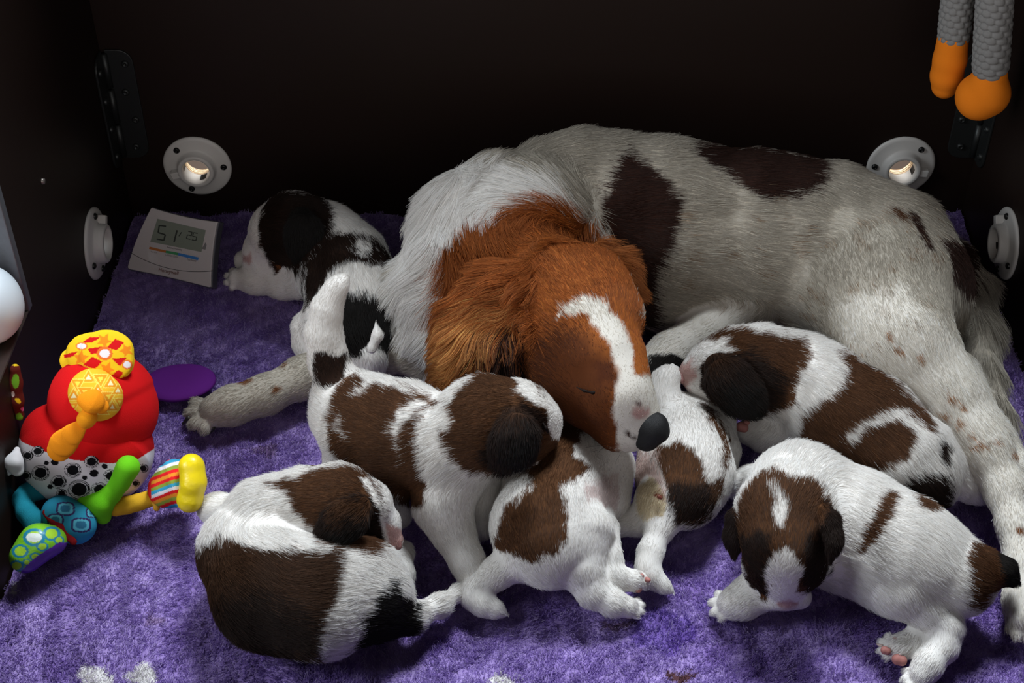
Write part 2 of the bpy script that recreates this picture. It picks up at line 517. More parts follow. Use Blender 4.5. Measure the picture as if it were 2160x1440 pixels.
def rug_col(P, jit=0.0):
    n1 = wnoise(P, 26.0)[:, 0]; n2 = wnoise(P, 110.0)[:, 1]
    n3 = wnoise(P, 330.0)[:, 0]
    t = np.clip(0.44 + 0.18 * n1 + 0.30 * n2 + 0.16 * n3 + (RNG.normal(size=len(P)) * 0.22 if jit else 0), 0, 1)[:, None]
    C = PUR2 * (1 - t) + PUR * t
    px = proj(P) + wnoise(P, 120.0)[:, :2] * 9 + RNG.normal(size=(len(P), 2)) * 4 * jit
    for e in (ell(205, 1430, 34, 22), ell(300, 1424, 34, 22), ell(1075, 1440, 44, 16), ell(22, 1240, 14, 22)):
        C[in_poly(px, e)] = (0.78, 0.76, 0.76)
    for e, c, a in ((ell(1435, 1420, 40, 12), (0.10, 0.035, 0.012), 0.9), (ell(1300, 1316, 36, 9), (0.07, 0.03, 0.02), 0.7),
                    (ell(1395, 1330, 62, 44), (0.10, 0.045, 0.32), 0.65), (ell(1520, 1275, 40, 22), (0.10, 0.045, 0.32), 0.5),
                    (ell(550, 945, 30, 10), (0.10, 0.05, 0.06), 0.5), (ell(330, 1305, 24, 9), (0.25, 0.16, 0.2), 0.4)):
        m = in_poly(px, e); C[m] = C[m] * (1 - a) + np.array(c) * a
    return C
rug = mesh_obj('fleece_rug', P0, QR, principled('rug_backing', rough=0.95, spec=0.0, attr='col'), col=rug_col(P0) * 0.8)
tag(rug, 'purple fleece rug with woolly pile covering the floor of the box', 'rug')
def rug_pile(n):
    x = RNG.uniform(XL + 0.004, XR - 0.004, n); y = RNG.uniform(-1.04, -0.004, n)
    P = np.stack([x, y, np.zeros(n)], 1)
    m = n
    P[:, 2] = -0.0085 + rug_h(P[:, 0], P[:, 1])
    cs = 0.0085                                   # tufts: strands lean to the tuft's own centre
    cell = np.floor(P[:, :2] / cs + wnoise(P, 90.0)[:, :2] * 0.35)
    hsh = np.sin(cell @ np.array([12.9898, 78.233])) * 43758.5453; hsh -= np.floor(hsh)
    hs2 = np.sin(cell @ np.array([39.346, 11.135])) * 24634.634; hs2 -= np.floor(hs2)
    cen = (cell + 0.5 + 0.5 * (np.stack([hsh, hs2], 1) - 0.5)) * cs
    off = cen - P[:, :2]
    L = 0.0080 * RNG.uniform(0.7, 1.15, m) * (0.55 + 0.8 * hsh) * (1 - 0.35 * np.clip(np.linalg.norm(off, axis=1) / cs, 0, 1))
    d0 = np.concatenate([off * 30 + RNG.normal(size=(m, 2)) * 0.25, np.ones((m, 1))], 1)
    lean = wnoise(P, 45.0) * 0.35; lean[:, 2] = 0
    pts = np.zeros((m, 4, 3)); pts[:, 0] = P
    for i in range(1, 4):
        d = d0 + lean * i + RNG.normal(size=(m, 3)) * 0.85
        d /= np.linalg.norm(d, axis=1, keepdims=True)
        pts[:, i] = pts[:, i - 1] + d * (L / 3)[:, None]
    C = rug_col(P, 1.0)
    lift = (RNG.random((m, 1)) < 0.16) * 0.5
    C = C * (1 - lift) + PUR3 * lift
    o = curves_obj('pile', rug, pts, C, 0.00070, M_PILE, 0.6)
    tag(o, kind='stuff')
rug_pile(470000)

# ------------------------------------------------------------------ pipe flanges and hinges screwed to the boards
def lathe(profile, c, n, u, v, seg=48, closed=False):
    c, n, u, v = map(np.array, (c, n, u, v))
    V = []
    for r, h in profile:
        for t in np.linspace(0, 2 * math.pi, seg, endpoint=False):
            V.append(c + n * h + r * (u * math.cos(t) + v * math.sin(t)))
    Fc = []
    m = len(profile)
    for i in range(m if closed else m - 1):
        for j in range(seg):
            a, b = i * seg + j, i * seg + (j + 1) % seg
            a2, b2 = ((i + 1) % m) * seg + j, ((i + 1) % m) * seg + (j + 1) % seg
            Fc.append((a, b, b2, a2))
    return V, Fc
def fix_normals(o):
    import bmesh
    bm = bmesh.new(); bm.from_mesh(o.data); bmesh.ops.recalc_face_normals(bm, faces=bm.faces); bm.to_mesh(o.data); bm.free()
    return o
def frame_box(c, n, u, v, du, dv, dn, h0=0.0):
    c, n, u, v = map(np.array, (c, n, u, v))
    V = [c + u * a * du / 2 + v * b * dv / 2 + n * (h0 + dn * e) for a in (-1, 1) for b in (-1, 1) for e in (0, 1)]
    return V, [(0, 1, 3, 2), (4, 6, 7, 5), (0, 4, 5, 1), (2, 3, 7, 6), (0, 2, 6, 4), (1, 5, 7, 3)]
def screw(parent, c, n, u, v, r=0.0042, mat=M_SCREW):
    V, Fc = lathe([(0.0001, 0.0022), (r * 0.35, 0.0023), (r * 0.38, 0.0036), (r * 0.7, 0.0034), (r, 0.0018), (r, -0.0015)], c, n, u, v, 20)
    s = mesh_obj('screw', V, Fc, mat, parent); fix_normals(s)
    return s
def flange(c, n, u, v, screws, lug, label):
    R = 0.0455
    prof = [(0.0184, -0.006), (0.0184, 0.0165), (0.0196, 0.0178), (0.0232, 0.0172), (0.0243, 0.0155), (0.0250, 0.0072), (0.028, 0.0058), (0.040, 0.0046), (0.0432, 0.0042), (R - 0.0004, 0.0026), (R, 0.0015), (R, 0.0002), (0.0255, 0.0002), (0.0186, 0.0001), (0.0186, -0.006), (0.0184, -0.006)]
    V, Fc = lathe(prof, c, n, u, v, 64, closed=False)
    o = mesh_obj('pipe_flange', V, Fc, M_PVC); fix_normals(o)
    tag(o, label, 'pipe flange', 'pipe flanges on the box walls')
    c, n, u, v = map(np.array, (c, n, u, v))
    for a in screws:
        p = c + 0.0355 * (u * math.cos(math.radians(a)) + v * math.sin(math.radians(a))) + n * 0.0046
        screw(o, p, n, u, v)
    a = math.radians(lug); du = u * math.cos(a) + v * math.sin(a); dv = -u * math.sin(a) + v * math.cos(a)
    V, Fc = frame_box(c + du * 0.0285, n, du, dv, 0.013, 0.010, 0.0125, 0.003)
    l = mesh_obj('lug', V, Fc, M_PVC, o, smooth=False); fix_normals(l); bevel(l, 0.0012)
    for q in (lug - 12, lug + 95, lug + 190): notch(o, c, n, u, v, q, 0.009, -0.005, 0.008)
    return o
# dark notches cut into the flange's bore
def notch(o, c, n, u, v, a, w, h0, h1):
    c, n, u, v = map(np.array, (c, n, u, v)); q = math.radians(a); hw = w / 2 / 0.0184; V = []
    ts = np.linspace(q - hw, q + hw, 6)
    for h in (h0, h1): V += [c + n * h + 0.0181 * (u * math.cos(t) + v * math.sin(t)) for t in ts]
    k = mesh_obj('slot', V, [(i, i + 1, 7 + i, 6 + i) for i in range(5)], M_SCREW, o); k['label'] = 'dark slot in the bore'
flange((LHX, 0, FZ), (0, -1, 0), (1, 0, 0), (0, 0, 1), (131, 1, 251), 194, 'round white pipe flange on the back wall behind the hygrometer')
flange((RHX, 0, FZ), (0, -1, 0), (1, 0, 0), (0, 0, 1), (52, 178, 282), 352, "round white pipe flange on the back wall above the mother dog's rump")
flange((XL, SHY, FZ), (1, 0, 0), (0, 1, 0), (0, 0, 1), (75, 195, 262), 50, 'white pipe flange seen edge-on on the side wall beside the hygrometer')
flange((XR, SHY, FZ), (-1, 0, 0), (0, -1, 0), (0, 0, 1), (105, 345, 280), 130, "white pipe flange seen edge-on on the side wall near the mother dog's tail")

def plate(poly, n, u, v, c, th):
    """a flat plate from its outline in (u, v)"""
    c, n, u, v = map(np.array, (c, n, u, v)); k = len(poly)
    V = [c + u * a + v * b for a, b in poly] + [c + u * a + v * b + n * th for a, b in poly]
    return V, [tuple(range(k)), tuple(range(k, 2 * k))] + [(i, (i + 1) % k, k + (i + 1) % k, k + i) for i in range(k)]
def hinge(xc, side, label):
    z0, z1, w = 0.084, 0.244, 0.040
    h = empty('hinge', (xc, -0.004, z0))
    tag(h, label, 'hinge', 'hinges in the box corners')
    def rounded(s):
        r = 0.018; pts = [(0.006 * s, z0), (0.006 * s, z1)]
        pts += [((w - r + r * math.sin(t)) * s, z1 - r + r * math.cos(t)) for t in np.linspace(0, math.pi / 2, 7)]
        pts += [((w - r + r * math.cos(t)) * s, z0 + r - r * math.sin(t)) for t in np.linspace(0, math.pi / 2, 7)]
        return pts
    s = 1 if side == 'l' else -1
    V, Fc = plate(rounded(s), (0, -1, 0), (1, 0, 0), (0, 0, 1), (xc, -0.0002, 0), 0.003)
    lf = mesh_obj('leaf', V, Fc, M_STEEL, h, smooth=False); fix_normals(lf); bevel(lf, 0.0008)
    n = (1.0 * s, 0, 0)
    V, Fc = plate([(-a * s, b) for a, b in rounded(s)], n, (0, 1, 0), (0, 0, 1), (xc + 0.0002 * s, 0, 0), 0.003)
    lf2 = mesh_obj('leaf', V, Fc, M_STEEL, h, smooth=False); fix_normals(lf2); bevel(lf2, 0.0008)
    for i in range(3):
        a, b = z0 + 0.004 + i * 0.052, z0 + 0.004 + i * 0.052 + 0.048
        V, Fc = lathe([(0.0001, a), (0.0045, a), (0.0045, b), (0.0001, b)], (xc + 0.0055 * s, -0.0055, 0), (0, 0, 1), (1, 0, 0), (0, 1, 0), 20)
        k = mesh_obj('knuckle', V, Fc, M_STEEL, h); fix_normals(k)
    for i in range(4):
        zz = z0 + 0.018 + i * 0.041
        screw(h, (xc + (0.030 if i % 2 else 0.024) * s, -0.0032, zz), (0, -1, 0), (1, 0, 0), (0, 0, 1), 0.0048, M_STEEL)
        screw(h, (xc + 0.0032 * s, -0.028, zz), n, (0, 1, 0), (0, 0, 1), 0.0048, M_STEEL)
hinge(XL, 'l', 'dark steel hinge in the box corner above the hygrometer')
hinge(XR, 'r', "dark steel hinge in the box corner behind the plush toy's orange feet")
# a chip in the film of the left board shows as a pale peg
cp = W(97, 402, 0.26)[0]
dd = (XL - 0.0) / cp[0]
V, Fc = lathe([(0.0001, 0.003), (0.003, 0.0028), (0.0035, 0.0), (0.0035, -0.003)], (XL, -0.295, 0.242), (1, 0, 0), (0, 1, 0), (0, 0, 1), 16)
o = mesh_obj('wall_screw', V, Fc, principled('dull_screw_head', (0.25, 0.22, 0.2), 0.35, 0.6)); fix_normals(o)
tag(o, 'tiny pale screw head in the dark side wall beside the aluminium channel', 'screw')
# ------------------------------------------------------------------ the dogs
WHITE, CREAM, BEIGE = (0.83, 0.80, 0.77), (0.72, 0.68, 0.62), (0.45, 0.41, 0.35)
BRN, DBR, BLKF, TAN = (0.100, 0.042, 0.017), (0.022, 0.010, 0.006), (0.009, 0.007, 0.006), (0.17, 0.062, 0.020)
REDB, DRED, GOLD = (0.31, 0.092, 0.019), (0.034, 0.011, 0.006), (0.52, 0.24, 0.075)
PINK, DPINK = (0.58, 0.38, 0.35), (0.42, 0.17, 0.15)
M_PAD = principled('pink_paw_pad', DPINK, 0.55, spec=0.3); add_bump(M_PAD, 900, 0.2, 0.0004)
M_NOSEP = principled('pink_brown_nose', (0.26, 0.13, 0.12), 0.4, spec=0.4)
M_NOSEB = principled('black_wet_nose', (0.012, 0.012, 0.013), 0.5, spec=0.22); add_bump(M_NOSEB, 1600, 0.5, 0.0006, 'voronoi')
M_LID = principled('dark_eyelid', (0.010, 0.006, 0.005), 0.7, spec=0.1)
M_CLAW = principled('dark_claw', (0.03, 0.026, 0.022), 0.35, spec=0.5)
M_CLAWP = principled('pale_claw', (0.55, 0.42, 0.38), 0.4, spec=0.4)

def animal(name, label, cat, prims, base, layers, vox, n, length, width, group=None, furkw={}):
    V, Q = sdf_mesh(prims, vox, 1, zmin=-0.003)
    w, near = weights(prims, V)
    o = mesh_obj(name, V, Q, M_SKIN, col=paint(V, base, layers, near, prims) * 0.85)
    tag(o, label, cat, group)
    f = fur('fur', o, V, Q, prims, lambda P, nr: paint(P, base, layers, nr, prims, 3.0), n, length, width, **furkw)
    return o
def ear_part(parent, pts, base, layers, flat, length=0.008, n=5000, vox=0.0012, k=0.010, width=0.0003, furkw={}):
    pr = chain(pts, 'ear', None, k, 1.0, flat)
    V, Q = sdf_mesh(pr, vox, 2)
    o = mesh_obj('ear', V, Q, M_SKIN, parent, col=paint(V, base, layers) * 0.85)
    fur('fur', o, V, Q, pr, lambda P, nr: paint(P, base, layers, None, None, 3.0), n, length, width, zcut=-1, ncut=-2, **furkw)
    return o
def pads(parent, pts, z=None):
    """(px, py, height, radius) blobs of bare pink skin"""
    for px, py, zz, r in pts:
        small('paw_pad', parent, chain([(px - r * 0.3, py, zz, r), (px + r * 0.3, py + r * 0.2, zz, r * 0.9)], k=0.002), M_PAD, 0.0007)
def claws(parent, pts, mat):
    for (x0, y0, z0, r0), (x1, y1, z1, r1) in pts:
        small('claw', parent, chain([(x0, y0, z0, r0), (x1, y1, z1, r1)]), mat, 0.0006)
def whiskers(parent, roots, tips, wid=0.00018, col=(0.55, 0.5, 0.45)):
    A = np.array([W(*p)[0] for p in roots]); B = np.array([W(*p)[0] for p in tips])
    t = np.linspace(0, 1, 7)[None, :, None]
    P = A[:, None] * (1 - t) + B[:, None] * t
    P[..., 2] += (t * (1 - t))[..., 0] * 0.010
    return curves_obj('whiskers', parent, P, np.tile(np.array(col), (len(A), 1)), wid, M_FUR, 0.3)

# ---- the mother, asleep on her side with her chin on the puppies
mum = []
BH, RUFF = 0.017, 0.045
mum += chain([(1085, 470, 0.135, 150), (1220, 455, 0.125, 150), (1400, 500, 0.112, 182), (1590, 505, 0.110, 176), (1740, 520, 0.110, 165), (1850, 560, 0.108, 155), (1910, 610, 0.10, 135)], 'body', BH, 0.03)
mum += chain([(1235, 400, 0.155, 105), (1400, 440, 0.150, 120)], 'body', BH, 0.05)
mum += chain([(1130, 480, 0.165, 120), (1010, 500, 0.130, 125), (960, 610, 0.095, 118), (925, 700, 0.060, 90)], 'ruff', RUFF, 0.03)
mum += chain([(1150, 620, 0.160, 110), (1080, 560, 0.145, 120), (1020, 480, 0.150, 110)], 'neck', 0.034, 0.03, -1.0)
mum += chain([(1085, 600, 0.105, 120), (1180, 560, 0.100, 130)], 'ruff', 0.03, 0.03)
for bx in (1450, 1530, 1610, 1690):
    mum += chain([(bx + 10, 580, 0.080, 96), (bx, 642, 0.055, 62)], 'body', 0.034, 0.03)
# head
mum += chain([(1195, 640, 0.172, 118), (1232, 690, 0.175, 112)], 'head', 0.010, 0.03, -1.0)
mum += chain([(1262, 600, 0.178, 66), (1285, 660, 0.186, 60)], 'head', 0.010, 0.03, -1.0)
mum += chain([(1180, 760, 0.140, 78), (1215, 815, 0.130, 70)], 'head', 0.007, 0.03, -1.0)
mum += chain([(1268, 760, 0.170, 82), (1300, 830, 0.150, 70), (1338, 880, 0.128, 54)], 'muzzle', 0.0035, 0.02, -1.0)
mum += chain([(1330, 745, 0.176, 30), (1336, 780, 0.168, 24)], 'muzzle', 0.004, 0.015, -1.0)
mum += chain([(1250, 860, 0.120, 52), (1305, 905, 0.112, 42), (1335, 915, 0.110, 32)], 'muzzle', 0.0035, 0.015, -1.0)
mum += chain([(1246, 806, 0.158, 34)], 'muzzle', 0.003, 0.008)
# foreleg stretched to the left
mum += chain([(900, 730, 0.055, 60), (800, 742, 0.042, 44), (700, 772, 0.034, 41), (640, 796, 0.031, 41), (560, 832, 0.027, 38), (490, 855, 0.024, 38), (455, 866, 0.020, 34)], 'leg', 0.006, 0.015)
mum += paw(448, 868, 0.015, 44, 160, 'leg', 0.007, 30, 0.40)
# the other foreleg tucked under the chest
mum += chain([(1560, 640, 0.075, 70), (1480, 715, 0.060, 42), (1415, 748, 0.052, 42), (1385, 785, 0.045, 42), (1360, 835, 0.040, 40)], 'leg', 0.006, 0.02)
# hind leg over the puppies
mum += chain([(1850, 620, 0.120, 148), (1895, 735, 0.112, 112), (1990, 842, 0.086, 74), (2066, 935, 0.066, 52), (2120, 1030, 0.048, 42)], 'leg', 0.009, 0.03)
mum += chain([(2120, 1030, 0.048, 42), (2141, 1110, 0.036, 34), (2152, 1200, 0.028, 33), (2154, 1265, 0.024, 34), (2156, 1300, 0.020, 36)], 'leg', 0.006, 0.012)
mum += paw(2156, 1300, 0.016, 38, 95, 'leg', 0.0075, 28)
mum += chain([(1990, 820, 0.045, 90), (2080, 920, 0.035, 45), (2165, 1000, 0.028, 26), (2230, 1040, 0.02, 26)], 'leg', 0.007, 0.02)
# plumed tail along the wall
mum += chain([(1930, 560, 0.085, 70), (2000, 560, 0.060, 46), (2048, 610, 0.045, 40)], 'tail', 0.02, 0.02)
mum += chain([(2048, 610, 0.045, 40), (2066, 690, 0.036, 30), (2072, 780, 0.03, 30), (2096, 870, 0.028, 30), (2118, 940, 0.024, 20)], 'plume', 0.042, 0.015)
head_poly = [(900, 600), (930, 530), (985, 480), (1050, 455), (1085, 420), (1130, 415), (1190, 432), (1235, 470), (1262, 500), (1300, 520), (1350, 590), (1372, 720), (1380, 790), (1345, 800), (1302, 815), (1305, 900), (1330, 950), (1180, 960), (1060, 860), (900, 830), (880, 760), (920, 690)]
blaze = [(1165, 668), (1190, 652), (1175, 645), (1210, 636), (1232, 622), (1275, 630), (1318, 690), (1335, 740), (1338, 790), (1372, 800), (1420, 880), (1420, 960), (1305, 960), (1300, 905), (1298, 840), (1304, 780), (1290, 740), (1262, 690), (1230, 660)]
face = ['head', 'muzzle', 'neck']
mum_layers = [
    (WHITE, [(800, 320), (1040, 330), (1180, 380), (1240, 470), (1300, 520), (1200, 900), (800, 900)], ['ruff', 'neck', 'body'], 3.0),
    (CREAM, [(1760, 640), (1900, 600), (2010, 700), (2200, 900), (2200, 1440), (2000, 1100), (1800, 800)], ['leg', 'body'], 4.0), (BEIGE, [(300, 700), (840, 700), (840, 960), (300, 960)], ['leg'], 3.0), (CREAM, [(1340, 600), (1600, 640), (1500, 900), (1340, 900)], ['leg'], 3.0),
    (DRED, [(1322, 312), (1350, 335), (1405, 370), (1440, 430), (1432, 490), (1400, 560), (1385, 620), (1400, 690), (1330, 700), (1315, 620), (1295, 540), (1275, 480), (1270, 430), (1295, 375)], ['body'], 2.0),  # saddle patch; its lower end also paints the shade beside the head
    (DRED, [(1455, 300), (1600, 300), (1745, 330), (1750, 368), (1705, 412), (1660, 420), (1600, 408), (1540, 372), (1495, 342)], ['body'], 2.0),
    (BRN, [(1875, 435), (1895, 440), (1925, 468), (1905, 466)], ['body', 'leg'], 1.0), (DRED, [(1912, 440), (1935, 455), (1975, 530), (1955, 520)], ['body', 'leg'], 1.0),
    (DRED, [(1985, 500), (2060, 520), (2080, 610), (2040, 640), (2010, 600)], ['tail', 'plume', 'body'], 2.0),
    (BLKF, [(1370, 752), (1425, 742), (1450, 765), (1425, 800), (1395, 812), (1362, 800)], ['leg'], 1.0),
    (REDB, head_poly, face, 2.0), (REDB, [(915, 560), (1000, 492), (1085, 425), (1130, 412), (1195, 425), (1240, 465), (1285, 520), (1285, 580), (1100, 720), (1000, 780), (905, 720), (900, 640)], ['ruff', 'neck'], 3.0),
    ((0.105, 0.030, 0.009), [(1100, 740), (1180, 690), (1240, 690), (1300, 800), (1310, 960), (1100, 960)], ['head', 'muzzle'], 8.0), ((0.075, 0.020, 0.007), [(1250, 760), (1292, 745), (1302, 800), (1290, 815), (1250, 800)], ['head', 'muzzle'], 3.0),  # cheek side darkened: part coat tone, part shade painted in
    (CREAM, blaze, ['head', 'muzzle'], 1.2),
    (PINK, ell(1352, 868, 16, 12), ['muzzle'], 1.5), ((0.18, 0.12, 0.11), ell(1348, 852, 5, 5), ['muzzle'], 1.0), (DRED, ell(1326, 914, 6, 5), ['muzzle'], 1.0), (DRED, ell(1340, 920, 5, 6), ['muzzle'], 1.0),
    (TAN, ell(581, 822, 10, 8), ['leg']), (TAN, ell(515, 805, 16, 5, -15), ['leg']), (TAN, ell(598, 770, 8, 4, -20), ['leg']), (TAN, ell(2152, 1122, 12, 9, 30), ['leg']),
]
mr = np.random.default_rng(21)
for i in range(62):
    x, y = mr.uniform(1450, 1990), mr.uniform(390, 760)
    mum_layers.append(((0.26, 0.175, 0.11), ell(x, y, mr.uniform(6, 14), mr.uniform(3, 5), mr.uniform(-10, 35)), ['body', 'leg'], 3.0))
for x, y in ((2010, 845), (2026, 895), (2052, 920), (2060, 945), (2075, 938), (1895, 742), (1990, 880), (2105, 935), (2140, 962), (1880, 712), (1940, 760), (2030, 860)):
    mum_layers.append(((0.33, 0.16, 0.07), ell(x, y, 10, 5, 30), ['leg', 'tail'], 1.5))
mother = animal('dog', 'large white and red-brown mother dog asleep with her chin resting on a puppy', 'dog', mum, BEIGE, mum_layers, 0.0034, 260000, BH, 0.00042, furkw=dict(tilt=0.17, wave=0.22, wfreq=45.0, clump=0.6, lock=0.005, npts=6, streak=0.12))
# ears: a long fringed one hanging to the left, and the tip of the other behind the brow
ear_lay = [(GOLD, [(860, 780), (920, 690), (1010, 640), (1080, 680), (1000, 760), (960, 880), (860, 880)], None, 9.0), (DRED, [(1010, 740), (1115, 720), (1140, 860), (990, 860)], None, 8.0)]  # golden fringe; the dark red paints in the shaded gap towards the cheek
ear_part(mother, [(1130, 610, 0.192, 60), (1085, 640, 0.184, 86), (1035, 690, 0.160, 92), (1000, 745, 0.128, 74), (985, 785, 0.108, 54)], REDB, ear_lay, ((-0.35, -0.60, 0.72), 3.2), 0.042, 18000, 0.0022, 0.02, 0.00042, dict(tilt=0.20, wave=0.40, wfreq=55.0, grav=0.22, clump=0.75, lock=0.006, npts=7, streak=0.3))
ear_part(mother, [(1272, 540, 0.190, 34), (1300, 570, 0.185, 38), (1325, 600, 0.165, 26)], (0.33, 0.11, 0.028), [], ((0.55, -0.45, 0.70), 2.4), 0.026, 3500, 0.0018, 0.012, 0.0004, dict(tilt=0.35, wave=0.3))
nose = small('nose', mother, chain([(1360, 893, 0.131, 32), (1376, 904, 0.127, 32), (1364, 924, 0.117, 28)], k=0.006) + chain([(1388, 890, 0.133, 15), (1394, 912, 0.126, 16)], k=0.006), M_NOSEB, 0.0009)
small('closed_eye', mother, chain([(1216, 816, 0.1684, 1.3), (1232, 824, 0.1698, 2.0), (1250, 828, 0.1710, 2.4), (1266, 825, 0.1720, 2.2), (1280, 815, 0.1728, 1.5)], k=0.003), M_LID, 0.0006)
claws(mother, [((398, 882, 0.012, 6), (386, 893, 0.006, 3)), ((420, 896, 0.011, 6), (410, 908, 0.004, 3)), ((448, 902, 0.010, 7), (440, 912, 0.003, 4))], M_CLAW)
whiskers(mother, [(1310, 935, 0.110), (1318, 938, 0.108), (1300, 928, 0.112), (1345, 900, 0.118)], [(1190, 955, 0.10), (1215, 965, 0.09), (1255, 960, 0.09), (1290, 990, 0.07)], 0.0003, (0.02, 0.018, 0.016))

PUP = 'puppies on the fleece rug'
PW = 0.00030
def puppy(label, prims, layers, n=60000, base=WHITE, **kw):
    f = dict(streak=0.12, tilt=0.17, wave=0.16, wfreq=70.0, grav=0.04, npts=4); f.update(kw)
    return animal('puppy', label, 'puppy', prims, base, layers, 0.0019, int(n * 1.25), 0.012, PW, PUP, f)

# ---- front right puppy, head down, facing the camera
p = chain([(1685, 1050, 0.066, 108), (1790, 1115, 0.060, 124), (1910, 1175, 0.060, 120), (2010, 1215, 0.056, 88)], 'body', 0.0125, 0.02)
p += chain([(1655, 1085, 0.105, 92), (1690, 1040, 0.085, 100)], 'neck', 0.013, 0.02)
p += chain([(1654, 1150, 0.096, 82), (1652, 1085, 0.104, 90)], 'head', 0.008, 0.02)
p += chain([(1658, 1248, 0.040, 40), (1656, 1200, 0.066, 58), (1654, 1150, 0.092, 74)], 'head', 0.004, 0.015)
p += chain([(1632, 1262, 0.034, 24)], 'muzzle', 0.003, 0.006) + chain([(1688, 1260, 0.034, 24)], 'muzzle', 0.003, 0.006)
p += chain([(1606, 1195, 0.066, 40)], 'head', 0.004, 0.012) + chain([(1706, 1195, 0.066, 40)], 'head', 0.004, 0.012)
p += chain([(1650, 1170, 0.045, 60), (1605, 1238, 0.030, 40), (1570, 1265, 0.022, 36), (1545, 1274, 0.018, 31)], 'leg', 0.0065, 0.012)
p += paw(1540, 1275, 0.012, 33, 170, 'leg', 0.0045, 34)
p += chain([(1640, 1010, 0.05, 50), (1585, 1015, 0.030, 30), (1555, 1025, 0.022, 28)], 'leg', 0.0065, 0.012)
p += chain([(1925, 1200, 0.064, 80), (1905, 1245, 0.056, 60), (1955, 1285, 0.044, 42), (1995, 1322, 0.034, 35), (1988, 1362, 0.024, 31), (1958, 1402, 0.018, 29), (1944, 1422, 0.014, 26)], 'leg', 0.006, 0.008)
p += paw(1942, 1424, 0.010, 32, 150, 'leg', 0.0045, 30)
p += chain([(1960, 1310, 0.022, 36), (1935, 1352, 0.017, 31), (1898, 1366, 0.016, 29)], 'leg', 0.0075, 0.005)
p += paw(1890, 1366, 0.014, 29, 185, 'leg', 0.0045, 34)
p += chain([(2040, 1210, 0.060, 52), (2080, 1200, 0.064, 36), (2118, 1205, 0.066, 24), (2138, 1225, 0.060, 10)], 'tail', 0.007, 0.012)
hb = [(1590, 1005), (1632, 985), (1668, 1003), (1725, 1012), (1752, 1050), (1775, 1110), (1790, 1180), (1765, 1190), (1735, 1180), (1722, 1235), (1700, 1262), (1682, 1255), (1690, 1262), (1640, 1268), (1618, 1272), (1590, 1262), (1572, 1200), (1540, 1120), (1560, 1040)]
L = [(BRN, [(1868, 1032), (1898, 1040), (1890, 1085), (1856, 1135), (1828, 1162), (1806, 1165), (1822, 1130), (1850, 1085)], ['body', 'leg']), (BRN, [(1930, 1035), (1990, 1068), (1975, 1082), (1945, 1068)], ['body']),
     (BRN, [(2045, 1172), (2075, 1140), (2170, 1160), (2170, 1250), (2090, 1250), (2075, 1290), (2045, 1280), (2052, 1230)], ['tail', 'body', 'leg'], 1.5), (BLKF, [(2095, 1165), (2170, 1160), (2170, 1260), (2110, 1250)], ['tail'], 1.5),
     (BRN, hb, ['head', 'neck', 'muzzle'], 1.5), (DBR, [(1560, 1130), (1620, 1120), (1630, 1170), (1612, 1210), (1622, 1262), (1585, 1262), (1566, 1190)], ['head'], 2.0), (DBR, [(1690, 1150), (1740, 1110), (1790, 1110), (1740, 1230), (1700, 1262), (1690, 1200)], ['head'], 2.0),
     (WHITE, [(1622, 1010), (1640, 1030), (1668, 1062), (1660, 1090), (1650, 1115), (1643, 1105), (1630, 1075), (1638, 1050)], ['head', 'neck', 'body'], 1.6),
     (WHITE, [(1642, 1158), (1662, 1152), (1684, 1180), (1692, 1210), (1678, 1250), (1712, 1250), (1705, 1300), (1612, 1300), (1622, 1250), (1610, 1212), (1618, 1190)], ['head', 'muzzle'], 1.3), (PINK, ell(1660, 1275, 24, 10), ['head', 'muzzle'])]
pup = puppy('white puppy with bowed brown head and one brown stripe on its side', p, L, 75000)
ear_part(pup, [(1575, 1080, 0.106, 22), (1556, 1100, 0.098, 24), (1548, 1135, 0.084, 20), (1548, 1170, 0.070, 9)], DBR, [(BRN, [(1540, 1060), (1600, 1060), (1600, 1100), (1560, 1110)])], ((-0.8, -0.55, 0.25), 2.2), 0.006, 4500)
ear_part(pup, [(1736, 1082, 0.146, 24), (1752, 1106, 0.141, 25), (1759, 1142, 0.132, 20), (1752, 1178, 0.122, 8)], DBR, [(BRN, [(1710, 1060), (1745, 1060), (1740, 1110), (1715, 1110)])], ((0.8, -0.5, 0.3), 2.2), 0.006, 4500)
small('nose', pup, chain([(1650, 1272, 0.026, 9), (1668, 1272, 0.026, 9)], k=0.004), M_NOSEP, 0.0007)
pads(pup, [(1893, 1351, 0.024, 9), (1869, 1371, 0.020, 9), (1898, 1390, 0.016, 13), (1945, 1436, 0.008, 10)])
claws(pup, [((1512, 1268, 0.009, 4), (1503, 1266, 0.004, 2)), ((1516, 1288, 0.008, 4), (1507, 1290, 0.003, 2)), ((1535, 1303, 0.007, 4), (1530, 1309, 0.003, 2)), ((1860, 1362, 0.015, 4), (1850, 1358, 0.014, 2)), ((1920, 1436, 0.008, 4), (1910, 1440, 0.004, 2))], M_CLAWP)

